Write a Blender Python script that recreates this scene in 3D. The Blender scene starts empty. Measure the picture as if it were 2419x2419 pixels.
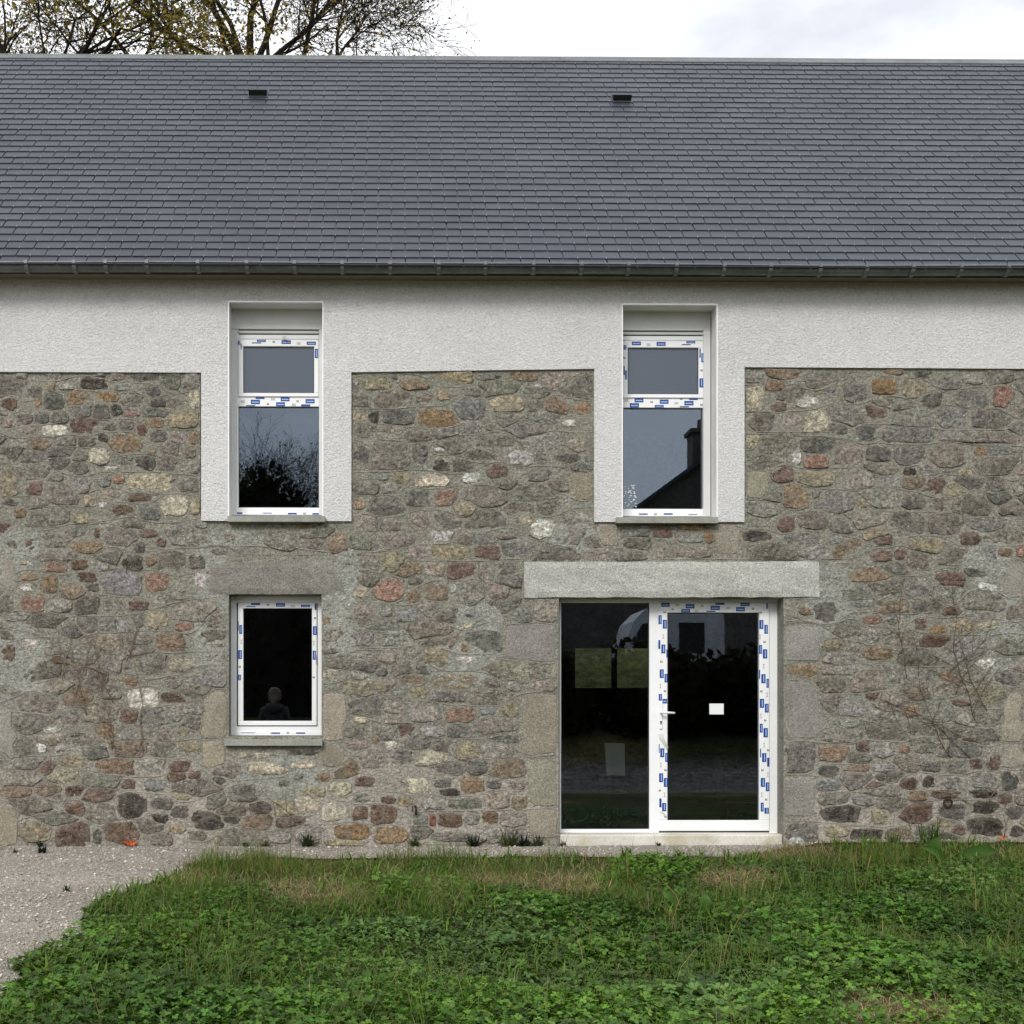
import bpy, bmesh, math, random
import numpy as np
from mathutils import Vector, Matrix
random.seed(7)
rng = np.random.default_rng(11)
sc = bpy.context.scene
C = sc.collection
R = math.radians
# ------------------------------------------------------------------ camera (a level lens with vertical and lateral shift)
W = 2419.0
FPX, PX0, PY0 = 2884.0, 970.0, 1690.0      # focal length and principal point in photo pixels
DF, HC, YAW = 10.52, 1.131, R(0.65)        # distance to the facade, eye height over the wall foot
cd = bpy.data.cameras.new('camera'); cam = bpy.data.objects.new('camera', cd); C.objects.link(cam)
cam.location = (0, -DF, HC); cam.rotation_euler = (R(90), 0, -YAW)
cd.sensor_width = 36.0; cd.lens = FPX / W * 36.0
cd.shift_x = (W / 2 - PX0) / W; cd.shift_y = (PY0 - W / 2) / W
cd.clip_start = 0.1; cd.clip_end = 2000
sc.camera = cam
# ------------------------------------------------------------------ overcast sky and weak, broad sun
SUN_EL, SUN_AZ = 36.0, 204.0               # degrees; azimuth: 180 = straight in front of the facade
world = bpy.data.worlds.new('World'); sc.world = world; world.use_nodes = True
nt = world.node_tree; nt.nodes.clear()
def wn(t, **k):
    n = nt.nodes.new(t)
    for a, v in k.items(): setattr(n, a, v)
    return n
sky = wn('ShaderNodeTexSky', sky_type='NISHITA', sun_disc=False, sun_elevation=R(SUN_EL), sun_rotation=R(SUN_AZ))
tc = wn('ShaderNodeTexCoord'); mp = wn('ShaderNodeMapping'); mp.inputs['Scale'].default_value = (1, 1, 2.2); mp.inputs['Location'].default_value = (2.2, 9.9, 6.6)
n1 = wn('ShaderNodeTexNoise'); n1.inputs['Scale'].default_value = 2.6; n1.inputs['Detail'].default_value = 6
n1.inputs['Roughness'].default_value = .52
cr = wn('ShaderNodeValToRGB'); cr.color_ramp.elements[0].position = .36; cr.color_ramp.elements[1].position = .52
cr.color_ramp.elements[0].color = (6.2, 6.45, 6.95, 1); cr.color_ramp.elements[1].color = (10.3, 10.4, 10.6, 1)
mx = wn('ShaderNodeMixRGB'); mx.inputs['Fac'].default_value = .93
bg = wn('ShaderNodeBackground'); bg.inputs['Strength'].default_value = .1; wo = wn('ShaderNodeOutputWorld')
L = nt.links.new
L(tc.outputs['Generated'], mp.inputs['Vector']); L(mp.outputs['Vector'], n1.inputs['Vector']); L(n1.outputs['Fac'], cr.inputs['Fac'])
L(sky.outputs['Color'], mx.inputs['Color1']); L(cr.outputs['Color'], mx.inputs['Color2'])
L(mx.outputs['Color'], bg.inputs['Color']); L(bg.outputs['Background'], wo.inputs['Surface'])
sd = bpy.data.lights.new('sun', 'SUN'); sd.energy = 1.5; sd.angle = R(18); sd.color = (1, .97, .93)
sun = bpy.data.objects.new('sun', sd); C.objects.link(sun)
el, az = R(SUN_EL), R(SUN_AZ)
sdir = Vector((math.sin(az) * math.cos(el), math.cos(az) * math.cos(el), math.sin(el)))
sun.rotation_euler = sdir.to_track_quat('Z', 'Y').to_euler(); sun.location = (-6, -14, 12)
vs = sc.view_settings
vs.view_transform = 'Standard'; vs.look = 'None'; vs.exposure = 0.5; vs.gamma = 1.0; vs.use_curve_mapping = False
cy = sc.cycles
cy.use_denoising = True; cy.max_bounces = 8; cy.diffuse_bounces = 3; cy.glossy_bounces = 3; cy.transparent_max_bounces = 12
cy.transmission_bounces = 4; cy.caustics_reflective = False; cy.caustics_refractive = False; cy.sample_clamp_indirect = 6

# ------------------------------------------------------------------ photo pixel <-> place
def ray(px, py):
    u, v = (px - PX0) / FPX, -(py - PY0) / FPX
    return (math.sin(YAW) + u * math.cos(YAW), math.cos(YAW) - u * math.sin(YAW), v)
def at(px, py, Y=0.0):
    dx, dy, dz = ray(px, py); t = (Y + DF) / dy
    return Vector((dx * t, Y, HC + dz * t))
def proj(x, y, z):
    x = np.asarray(x, float); y = np.asarray(y, float) + DF; z = np.asarray(z, float) - HC
    fw = x * math.sin(YAW) + y * math.cos(YAW); rt = x * math.cos(YAW) - y * math.sin(YAW)
    fw = np.maximum(fw, 1e-3)
    return PX0 + FPX * rt / fw, PY0 - FPX * z / fw
def hsh(i, j, s):
    n = (i.astype(np.int64) * 374761393 + j.astype(np.int64) * 668265263 + s * 1442695041) & 0x7fffffff
    n = ((n ^ (n >> 13)) * 1274126177) & 0x7fffffff
    return ((n ^ (n >> 16)) & 0xffff) / 65535.0
def vn(x, y, s=0):
    x = np.asarray(x, float); y = np.asarray(y, float)
    i, j = np.floor(x), np.floor(y); fx, fy = x - i, y - j
    fx = fx * fx * (3 - 2 * fx); fy = fy * fy * (3 - 2 * fy)
    return (hsh(i, j, s) * (1 - fx) + hsh(i + 1, j, s) * fx) * (1 - fy) + (hsh(i, j + 1, s) * (1 - fx) + hsh(i + 1, j + 1, s) * fx) * fy
def fbm(x, y, s=0, o=3):
    a, t, w = 0., 0., 1.
    for k in range(o):
        a = a + w * vn(np.asarray(x) * 2 ** k, np.asarray(y) * 2 ** k, s + k); t += w; w *= .5
    return a / t
def sm(a, b, x):
    t = np.clip((np.asarray(x, float) - a) / (b - a), 0, 1); return t * t * (3 - 2 * t)
def gz(x, y):
    """height of the ground"""
    x = np.asarray(x, float); y = np.asarray(y, float)
    z = .036 * np.clip(y, -11.5, 0)
    z = z + .05 * sm(3.1, 4.0, x) * sm(-2.2, -.1, y)
    z = z + 1.5 * sm(-15, -20, y) + .8 * sm(-24, -34, y)
    z = z + 2.5 * sm(8.6, 13.5, y) + .8 * sm(12, 24, y)
    return z + .012 * (fbm(x * 1.1, y * 1.1, 5) - .5)
def ground_at(px, py):
    dx, dy, dz = ray(px, py); lo, hi = 1.0, 60.0
    for _ in range(40):
        t = (lo + hi) / 2
        if HC + dz * t > float(gz(dx * t, -DF + dy * t)): lo = t
        else: hi = t
    return Vector((dx * lo, -DF + dy * lo, HC + dz * lo))

# ------------------------------------------------------------------ colours and materials
def lin(c):
    return tuple((v / 255 / 12.92) if v <= 10 else (((v / 255) + .055) / 1.055) ** 2.4 for v in c)
def alb(r, g, b, k=1.35):
    return tuple(min(.9, v * k) for v in lin((r, g, b)))
def mat(name, col=None, rough=.75, attr=None, noise=(), bump=(), flecks=(), spec=.5, metal=0., translucent=0., scale3=(1, 1, 1), gloss_noise=None, tint=()):
    m = bpy.data.materials.new(name); m.use_nodes = True; t = m.node_tree; t.nodes.clear()
    N, K = t.nodes.new, t.links.new
    out = N('ShaderNodeOutputMaterial'); b = N('ShaderNodeBsdfPrincipled')
    b.inputs['Roughness'].default_value = rough; b.inputs['Specular IOR Level'].default_value = spec; b.inputs['Metallic'].default_value = metal
    geo = N('ShaderNodeNewGeometry'); mpn = N('ShaderNodeMapping'); mpn.inputs['Scale'].default_value = scale3
    K(geo.outputs['Position'], mpn.inputs['Vector'])
    def nz(s, det=4, ro=.6, dist=0.):
        n = N('ShaderNodeTexNoise'); n.inputs['Scale'].default_value = s; n.inputs['Detail'].default_value = det
        n.inputs['Roughness'].default_value = ro; n.inputs['Distortion'].default_value = dist
        K(mpn.outputs['Vector'], n.inputs['Vector']); return n.outputs['Fac']
    def mr(v, a, c, lo, hi):
        n = N('ShaderNodeMapRange'); n.inputs['From Min'].default_value = a; n.inputs['From Max'].default_value = c
        n.inputs['To Min'].default_value = lo; n.inputs['To Max'].default_value = hi; K(v, n.inputs['Value']); return n.outputs['Result']
    if attr:
        a = N('ShaderNodeAttribute'); a.attribute_name = attr; cur = a.outputs['Color']
    else:
        rgb = N('ShaderNodeRGB'); rgb.outputs[0].default_value = (*col, 1); cur = rgb.outputs[0]
    for s, lo, hi in noise:
        v = mr(nz(s), .32, .68, lo, hi)
        x = N('ShaderNodeMixRGB'); x.blend_type = 'MULTIPLY'; x.inputs['Fac'].default_value = 1
        K(cur, x.inputs['Color1']); K(v, x.inputs['Color2']); cur = x.outputs['Color']
    for s, a0, a1, c2, f in tuple(tint) + tuple(flecks):
        v = mr(nz(s, 5, .65, .3), a0, a1, 0, f)
        x = N('ShaderNodeMixRGB'); K(v, x.inputs['Fac']); K(cur, x.inputs['Color1']); x.inputs['Color2'].default_value = (*c2, 1); cur = x.outputs['Color']
    K(cur, b.inputs['Base Color'])
    if gloss_noise:
        s, lo, hi = gloss_noise; K(mr(nz(s), .3, .7, lo, hi), b.inputs['Roughness'])
    nrm = None
    for s, d in bump:
        bn = N('ShaderNodeBump'); bn.inputs['Distance'].default_value = d; bn.inputs['Strength'].default_value = 1
        K(nz(s, 5, .6), bn.inputs['Height'])
        if nrm: K(nrm, bn.inputs['Normal'])
        nrm = bn.outputs['Normal']
    if nrm: K(nrm, b.inputs['Normal'])
    sh = b.outputs['BSDF']
    if translucent:
        tr = N('ShaderNodeBsdfTranslucent'); K(cur, tr.inputs['Color']); mxs = N('ShaderNodeMixShader')
        mxs.inputs['Fac'].default_value = translucent; K(sh, mxs.inputs[1]); K(tr.outputs[0], mxs.inputs[2]); sh = mxs.outputs[0]
    K(sh, out.inputs['Surface'])
    return m
def glass_mat(name, tint, ior, rough=0.0, film=0.0, filmcol=(.2, .2, .2)):
    m = bpy.data.materials.new(name); m.use_nodes = True; t = m.node_tree; t.nodes.clear(); N, K = t.nodes.new, t.links.new
    out = N('ShaderNodeOutputMaterial'); tr = N('ShaderNodeBsdfTransparent'); tr.inputs['Color'].default_value = (*tint, 1)
    gl = N('ShaderNodeBsdfGlossy'); gl.inputs['Roughness'].default_value = rough; gl.inputs['Color'].default_value = (.70, .82, .98, 1)
    fr = N('ShaderNodeFresnel'); fr.inputs['IOR'].default_value = ior; a = N('ShaderNodeMixShader')
    base = tr.outputs[0]
    if film:
        df = N('ShaderNodeBsdfDiffuse'); df.inputs['Color'].default_value = (*filmcol, 1); f = N('ShaderNodeMixShader'); f.inputs['Fac'].default_value = film
        K(base, f.inputs[1]); K(df.outputs[0], f.inputs[2]); base = f.outputs[0]
    K(fr.outputs[0], a.inputs['Fac']); K(base, a.inputs[1]); K(gl.outputs[0], a.inputs[2]); K(a.outputs[0], out.inputs['Surface'])
    return m
M = {}
M['stone'] = mat('stone', attr='Col', rough=.92, spec=.2, noise=((9, .70, 1.28), (34, .46, 1.5), (120, .62, 1.38)),
                 tint=((13, .48, .64, alb(122, 116, 107), .58),), flecks=((75, .62, .68, alb(205, 200, 190), .7), (60, .64, .70, alb(50, 45, 40), .6)),
                 bump=((26, .045), (95, .016)))
M['mortar'] = mat('mortar', attr='Col', rough=.95, spec=.2, noise=((5, .84, 1.14), (38, .66, 1.32), (130, .7, 1.3)),
                  flecks=((64, .60, .66, alb(204, 200, 190), .7), (48, .66, .71, alb(62, 58, 52), .6)), bump=((26, .035), (100, .014)))
M['bead'] = mat('bead', attr='Col', rough=.95, spec=.2, noise=((12, .8, 1.15), (90, .7, 1.25)), bump=((70, .006),))
M['granite'] = mat('granite', attr='Col', rough=.9, spec=.25, noise=((4, .84, 1.14), (45, .78, 1.2), (130, .55, 1.45)),
                   flecks=((190, .60, .66, alb(60, 58, 56), .6), (120, .63, .68, alb(196, 192, 184), .5)), bump=((60, .010), (160, .006)))
M['render'] = mat('render', alb(207, 206, 204, 1.32), .95, spec=.2, noise=((1.1, .95, 1.04), (70, .84, 1.08), (150, .88, 1.08)), bump=((62, .022), (150, .008)))
M['plaster'] = mat('plaster', alb(203, 202, 199, 1.2), .9, spec=.2, noise=((6, .95, 1.03),), bump=((120, .002),))
M['slate'] = mat('slate', attr='Col', rough=.46, spec=.38, noise=((1.1, .9, 1.1), (24, .94, 1.06)), bump=((30, .0015),), gloss_noise=(2, .40, .50))
M['zinc'] = mat('zinc', alb(98, 103, 103, 1.1), .45, metal=.3, noise=((3, .75, 1.2), (30, .85, 1.15)), bump=((5, .004),), gloss_noise=(7, .34, .55))
M['strap'] = mat('strap', alb(102, 107, 107, 1.05), .45, metal=.3, noise=((30, .85, 1.15),))
M['hook'] = mat('hook', (.30, .31, .33), .4, metal=.5)
M['pvc'] = mat('pvc', (.86, .87, .87), .35, spec=.5, noise=((3, .97, 1.02),), tint=((14, .60, .72, (.60, .59, .55), .25),))
M['pvc_grey'] = mat('pvc_grey', (.66, .67, .66), .45, noise=((5, .95, 1.04),))
M['gasket'] = mat('gasket', (.012, .012, .013), .6)
M['blue'] = mat('blue', (.005, .045, .25), .4, noise=((60, .85, 1.15),))
M['lightblue'] = mat('lightblue', (.30, .48, .80), .45)
M['printgrey'] = mat('printgrey', (.40, .41, .43), .6)
M['printdark'] = mat('printdark', (.06, .06, .07), .6)
M['film'] = mat('film', (.62, .63, .60), .25, translucent=.25)
M['glass'] = glass_mat('glass', (.88, .90, .89), 1.95)
M['frost'] = glass_mat('frost', (.30, .31, .33), 1.95, .16, .45, (.10, .10, .11))
M['sill'] = mat('sill', alb(128, 128, 120), .85, noise=((6, .85, 1.12), (60, .85, 1.15)), bump=((80, .004),))
M['step'] = mat('step', alb(196, 193, 182, 1.15), .85, noise=((4, .86, 1.08), (50, .9, 1.08)), tint=((3.5, .5, .62, alb(150, 138, 105), .5),), bump=((60, .005),))
M['gravel'] = mat('gravel', attr='Col', rough=.95, spec=.2, noise=((1.5, .9, 1.1), (60, .55, 1.4)), bump=((70, .03),))
M['pebble'] = mat('pebble', attr='Col', rough=.85, spec=.3, noise=((200, .85, 1.15),))
M['ground'] = mat('ground', attr='Col', rough=1, spec=.1, noise=((2, .8, 1.2), (7, .5, 1.5), (30, .5, 1.5)), bump=((30, .04),))
M['clover'] = mat('clover', attr='Col', rough=.45, spec=.32, translucent=.22)
M['grass'] = mat('grass', attr='Col', rough=.55, spec=.3, translucent=.3)
M['bark'] = mat('bark', alb(38, 33, 28), .95, spec=.2, noise=((10, .7, 1.3),), bump=((30, .02),))
M['leaf'] = mat('leaf', attr='Col', rough=.6, spec=.2, translucent=.6)
M['twig'] = mat('twig', alb(104, 90, 74), .9, spec=.2, noise=((20, .6, 1.35),))
M['twigdark'] = mat('twigdark', alb(84, 72, 60), .9, spec=.2, noise=((20, .6, 1.35),))
M['black'] = mat('black', (.012, .014, .013), .45)
M['rust'] = mat('rust', alb(50, 40, 34), .8, metal=.4, noise=((40, .6, 1.4),), bump=((60, .004),))
M['orange'] = mat('orange', (.85, .20, .03), .5, translucent=.2)
M['soffit'] = mat('soffit', alb(120, 114, 96, 1.0), .9, noise=((6, .85, 1.1),))
M['inner'] = mat('inner', alb(106, 100, 92, 1.0), .95, noise=((3, .7, 1.25), (18, .75, 1.25)), bump=((14, .03),))
M['floor'] = mat('floor', alb(150, 146, 138, 1.0), .8, noise=((2, .8, 1.2),))
M['board'] = mat('board', alb(190, 188, 180), .7)
M['paper'] = mat('paper', (.78, .80, .79), .6)
M['darkred'] = mat('darkred', (.16, .012, .015), .5)
M['hoodie'] = mat('hoodie', (.07, .072, .075), .9, noise=((30, .8, 1.2),), bump=((60, .003),))
M['skin'] = mat('skin', (.45, .26, .19), .6)
M['hair'] = mat('hair', (.20, .15, .09), .6, noise=((90, .6, 1.4),))
M['jeans'] = mat('jeans', (.03, .045, .09), .9)
M['shoe'] = mat('shoe', (.03, .03, .03), .7)
M['vanwhite'] = mat('vanwhite', (.60, .60, .59), .4, noise=((1.5, .92, 1.04),))
M['darkstone'] = mat('darkstone', alb(84, 78, 72), .95, noise=((1.6, .7, 1.25), (9, .7, 1.3)), bump=((7, .06),))

# ------------------------------------------------------------------ mesh helpers
ORG = {}
def link(name, me, parent=None, origin=(0, 0, 0), label=None, cat=None, group=None, kind=None):
    o = bpy.data.objects.new(name, me); C.objects.link(o)
    po = ORG.get(parent.name, Vector()) if parent else Vector()
    o.location = Vector(origin) - po; ORG[o.name] = Vector(origin)
    if parent: o.parent = parent
    if label: o['label'] = label
    if cat: o['category'] = cat
    if group: o['group'] = group
    if kind: o['kind'] = kind
    return o
def empty(name, origin, label, cat, group=None):
    o = link(name, None, None, origin, label, cat, group); o.empty_display_size = .2; return o
class MB:
    def __init__(s): s.v = []; s.f = []; s.m = []; s.c = []; s.col = (1, 1, 1)
    def add(s, vs, fs, mi=0):
        b = len(s.v); s.v.extend(tuple(p) for p in vs); s.c.extend([s.col] * len(vs))
        for f in fs: s.f.append(tuple(i + b for i in f)); s.m.append(mi)
    def box(s, x0, x1, y0, y1, z0, z1, mi=0):
        s.add([(x0, y0, z0), (x1, y0, z0), (x1, y1, z0), (x0, y1, z0), (x0, y0, z1), (x1, y0, z1), (x1, y1, z1), (x0, y1, z1)],
              [(3, 2, 1, 0), (4, 5, 6, 7), (0, 1, 5, 4), (1, 2, 6, 5), (2, 3, 7, 6), (3, 0, 4, 7)], mi)
    def cbox(s, x0, x1, y0, y1, z0, z1, b=.003, mi=0):
        """box with its front (low y) edges chamfered"""
        s.add([(x0 + b, y0, z0 + b), (x1 - b, y0, z0 + b), (x1 - b, y0, z1 - b), (x0 + b, y0, z1 - b),
               (x0, y0 + b, z0), (x1, y0 + b, z0), (x1, y0 + b, z1), (x0, y0 + b, z1),
               (x0, y1, z0), (x1, y1, z0), (x1, y1, z1), (x0, y1, z1)],
              [(0, 1, 2, 3), (0, 4, 5, 1), (1, 5, 6, 2), (2, 6, 7, 3), (3, 7, 4, 0), (4, 8, 9, 5), (5, 9, 10, 6), (6, 10, 11, 7), (7, 11, 8, 4), (11, 10, 9, 8)], mi)
    def pbox(s, x0, y0, x1, y1, Y, depth, b=0, mi=0):
        """box whose front face shows between photo pixels (x0,y0)-(x1,y1) on the plane y=Y"""
        a, c = at(x0, y1, Y), at(x1, y0, Y)
        if b: s.cbox(a.x, c.x, Y, Y + depth, a.z, c.z, b, mi)
        else: s.box(a.x, c.x, Y, Y + depth, a.z, c.z, mi)
    def tube(s, pts, rad, n=6, mi=0, cap=True):
        pts = [Vector(p) for p in pts]; rings = []
        up = Vector((.13, .31, .94))
        for i, p in enumerate(pts):
            d = (pts[min(i + 1, len(pts) - 1)] - pts[max(i - 1, 0)]).normalized()
            a = d.cross(up)
            if a.length < .05: a = d.cross(Vector((1, 0, 0)))
            a.normalize(); b = d.cross(a); r = rad[i] if hasattr(rad, '__len__') else rad
            rings.append([p + a * (r * math.cos(2 * math.pi * k / n)) + b * (r * math.sin(2 * math.pi * k / n)) for k in range(n)])
        vs = [q for r in rings for q in r]; fs = []
        for i in range(len(rings) - 1):
            for k in range(n): fs.append((i * n + k, i * n + (k + 1) % n, (i + 1) * n + (k + 1) % n, (i + 1) * n + k))
        if cap: fs.append(tuple(range(n))[::-1]); fs.append(tuple((len(rings) - 1) * n + k for k in range(n)))
        s.add(vs, fs, mi)
    def mesh(s, name, mats, origin=(0, 0, 0), smooth=False, colors=False):
        me = bpy.data.meshes.new(name); o = Vector(origin)
        me.from_pydata([(v[0] - o.x, v[1] - o.y, v[2] - o.z) for v in s.v], [], s.f)
        for m in (mats if isinstance(mats, (list, tuple)) else [mats]): me.materials.append(M[m])
        if any(s.m): me.polygons.foreach_set('material_index', s.m)
        if smooth: me.polygons.foreach_set('use_smooth', [True] * len(s.f))
        if colors:
            ca = me.color_attributes.new('Col', 'FLOAT_COLOR', 'POINT')
            ca.data.foreach_set('color', np.c_[np.array(s.c, float), np.ones(len(s.c))].ravel())
        me.update(); return me
    def build(s, name, mats, parent=None, origin=(0, 0, 0), smooth=False, colors=False, **k):
        return link(name, s.mesh(name, mats, origin, smooth, colors), parent, origin, **k)
def npmesh(name, V, F, mname, col=None, smooth=False):
    V = np.asarray(V, np.float32); F = np.asarray(F, np.int32); k = F.shape[1]
    me = bpy.data.meshes.new(name); me.vertices.add(len(V)); me.vertices.foreach_set('co', V.ravel())
    me.loops.add(F.size); me.loops.foreach_set('vertex_index', F.ravel())
    me.polygons.add(len(F)); me.polygons.foreach_set('loop_start', np.arange(0, F.size, k, dtype=np.int32))
    me.polygons.foreach_set('loop_total', np.full(len(F), k, np.int32))
    if smooth: me.polygons.foreach_set('use_smooth', np.ones(len(F), bool))
    me.materials.append(M[mname]); me.update(calc_edges=True)
    if col is not None:
        ca = me.color_attributes.new('Col', 'FLOAT_COLOR', 'POINT')
        ca.data.foreach_set('color', np.c_[col, np.ones(len(V))].astype(np.float32).ravel())
    return me
# ================================================================== THE SETTING: ground, gravel
def in_poly(px, py, poly):
    px = np.asarray(px); py = np.asarray(py); r = np.zeros(px.shape, bool); n = len(poly)
    for i in range(n):
        x0, y0 = poly[i]; x1, y1 = poly[(i + 1) % n]
        c = ((y0 > py) != (y1 > py)) & (px < (x1 - x0) * (py - y0) / (y1 - y0 + 1e-12) + x0); r ^= c
    return r
EDGE = [(2700, 1990), (2300, 1992), (1930, 1996), (1860, 2004), (1800, 2014), (1740, 2026), (1300, 2026), (900, 2026), (640, 2028), (489, 2036), (335, 2088), (279, 2121),
        (177, 2168), (196, 2200), (163, 2247), (107, 2270), (60, 2300), (47, 2349), (0, 2374), (-80, 2400)]
LAWN = [tuple(ground_at(*e).xy) for e in EDGE] + [(-6.0, -6.0), (-9, -9), (-16, -12), (-16, -15), (18, -15), (18, -.2)]
def lawn_mask(x, y, j=.10):
    wx = x + j * (fbm(x * 3, y * 3, 21) - .5) * 2; wy = y + j * (fbm(x * 3, y * 3, 31) - .5) * 2
    return in_poly(wx, wy, LAWN)
ax = np.concatenate([np.linspace(-260, -14, 30), np.linspace(-12, 14, 170), np.linspace(16, 260, 30)])
ay = np.concatenate([np.linspace(-260, -40, 24), np.linspace(-38, -12, 60), np.linspace(-11.6, 1.2, 130), np.linspace(2, 30, 60), np.linspace(34, 260, 20)])
gx, gy = np.meshgrid(ax, ay); ghz = gz(gx, gy) - .012
n, m = gx.shape; idx = np.arange(n * m).reshape(n, m)
F = np.stack([idx[:-1, :-1], idx[:-1, 1:], idx[1:, 1:], idx[1:, :-1]], -1).reshape(-1, 4)
gcol = np.array(alb(58, 60, 36))[None] * (.7 + .6 * fbm(gx.ravel() * .8, gy.ravel() * .8, 3))[:, None]
straw = np.array(alb(120, 104, 70)); w_ = sm(.55, .75, fbm(gx.ravel() * .5, gy.ravel() * .5, 8))[:, None] * .6
gcol = gcol * (1 - w_) + straw * w_
w_ = (sm(-13.2, -14, gy.ravel()) * sm(-17.2, -16.4, gy.ravel()))[:, None]; gcol = gcol * (1 - w_) + np.array(alb(112, 106, 98)) * w_
link('ground', npmesh('ground', np.stack([gx, gy, ghz], -1).reshape(-1, 3), F, 'ground', gcol, True), kind='structure')
# gravel path along and beside the wall
ax = np.arange(-9, 9.6, .04); ay = np.arange(-8.5, .06, .04); gx, gy = np.meshgrid(ax, ay)
n, m = gx.shape; idx = np.arange(n * m).reshape(n, m)
F = np.stack([idx[:-1, :-1], idx[:-1, 1:], idx[1:, 1:], idx[1:, :-1]], -1).reshape(-1, 4)
keep = ~lawn_mask((gx + .02).ravel(), (gy + .02).ravel()).reshape(n, m)[:-1, :-1].ravel()
ghz = gz(gx, gy) + .004 + .010 * (fbm(gx * 9, gy * 9, 15) - .3)
gc = np.array(alb(148, 142, 133, 1.25))[None] * (.82 + .36 * fbm(gx.ravel() * 2.2, gy.ravel() * 2.2, 41))[:, None]
link('gravel_path', npmesh('gravel_path', np.stack([gx, gy, ghz], -1).reshape(-1, 3), F[keep], 'gravel', gc, True), kind='structure')

# ================================================================== THE HOUSE
house = empty('stone_house', (0, 0, 0), 'long stone house with white rendered upper band, slate roof and new white windows', 'house')
HX0, HX1, HBACK = at(-560, 1700).x, at(3240, 1700).x, 7.0
OP = {'ul': (540.5, 713.5, 762, 1219), 'ur': (1471, 719.5, 1693.5, 1221), 'lw': (540.5, 1404, 759.5, 1738), 'do': (1320, 1411, 1851, 2003)}
def wrect(o, Y=0.0):
    a, b = at(o[0], o[3], Y), at(o[2], o[1], Y); return (a.x, b.x, a.z, b.z)
OW = {k: wrect(v) for k, v in OP.items()}
OW['do'] = (OW['do'][0], OW['do'][1], -.3, OW['do'][3])
# roof line
EAVE, RIDGE = at(940, 612, -.22), at(940, 141, 3.33)
slope = (RIDGE - EAVE); slope.x = 0; SL = slope.length; sdv = slope / SL; nrmv = Vector((0, -sdv.z, sdv.y))
def roofp(x, s, h=0.):
    sag = -.016 * math.sin(max(0, min(1, s / SL)) * math.pi) + .006 * (float(vn(x * .4, s * .4, 77)) - .5)
    return Vector((x, EAVE.y, EAVE.z)) + sdv * s + nrmv * (h + sag)
def sheet_with_holes(mb, x0, x1, z0, z1, holes, Y, mi=0, flip=False):
    xs = sorted({x0, x1, *[v for h in holes for v in h[:2] if x0 < v < x1]}); zs = sorted({z0, z1, *[v for h in holes for v in h[2:] if z0 < v < z1]})
    for i in range(len(xs) - 1):
        for j in range(len(zs) - 1):
            cx, cz = (xs[i] + xs[i + 1]) / 2, (zs[j] + zs[j + 1]) / 2
            if any(h[0] < cx < h[1] and h[2] < cz < h[3] for h in holes): continue
            q = [(xs[i], Y, zs[j]), (xs[i + 1], Y, zs[j]), (xs[i + 1], Y, zs[j + 1]), (xs[i], Y, zs[j + 1])]
            mb.add(q[::-1] if flip else q, [(0, 1, 2, 3)], mi)

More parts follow.
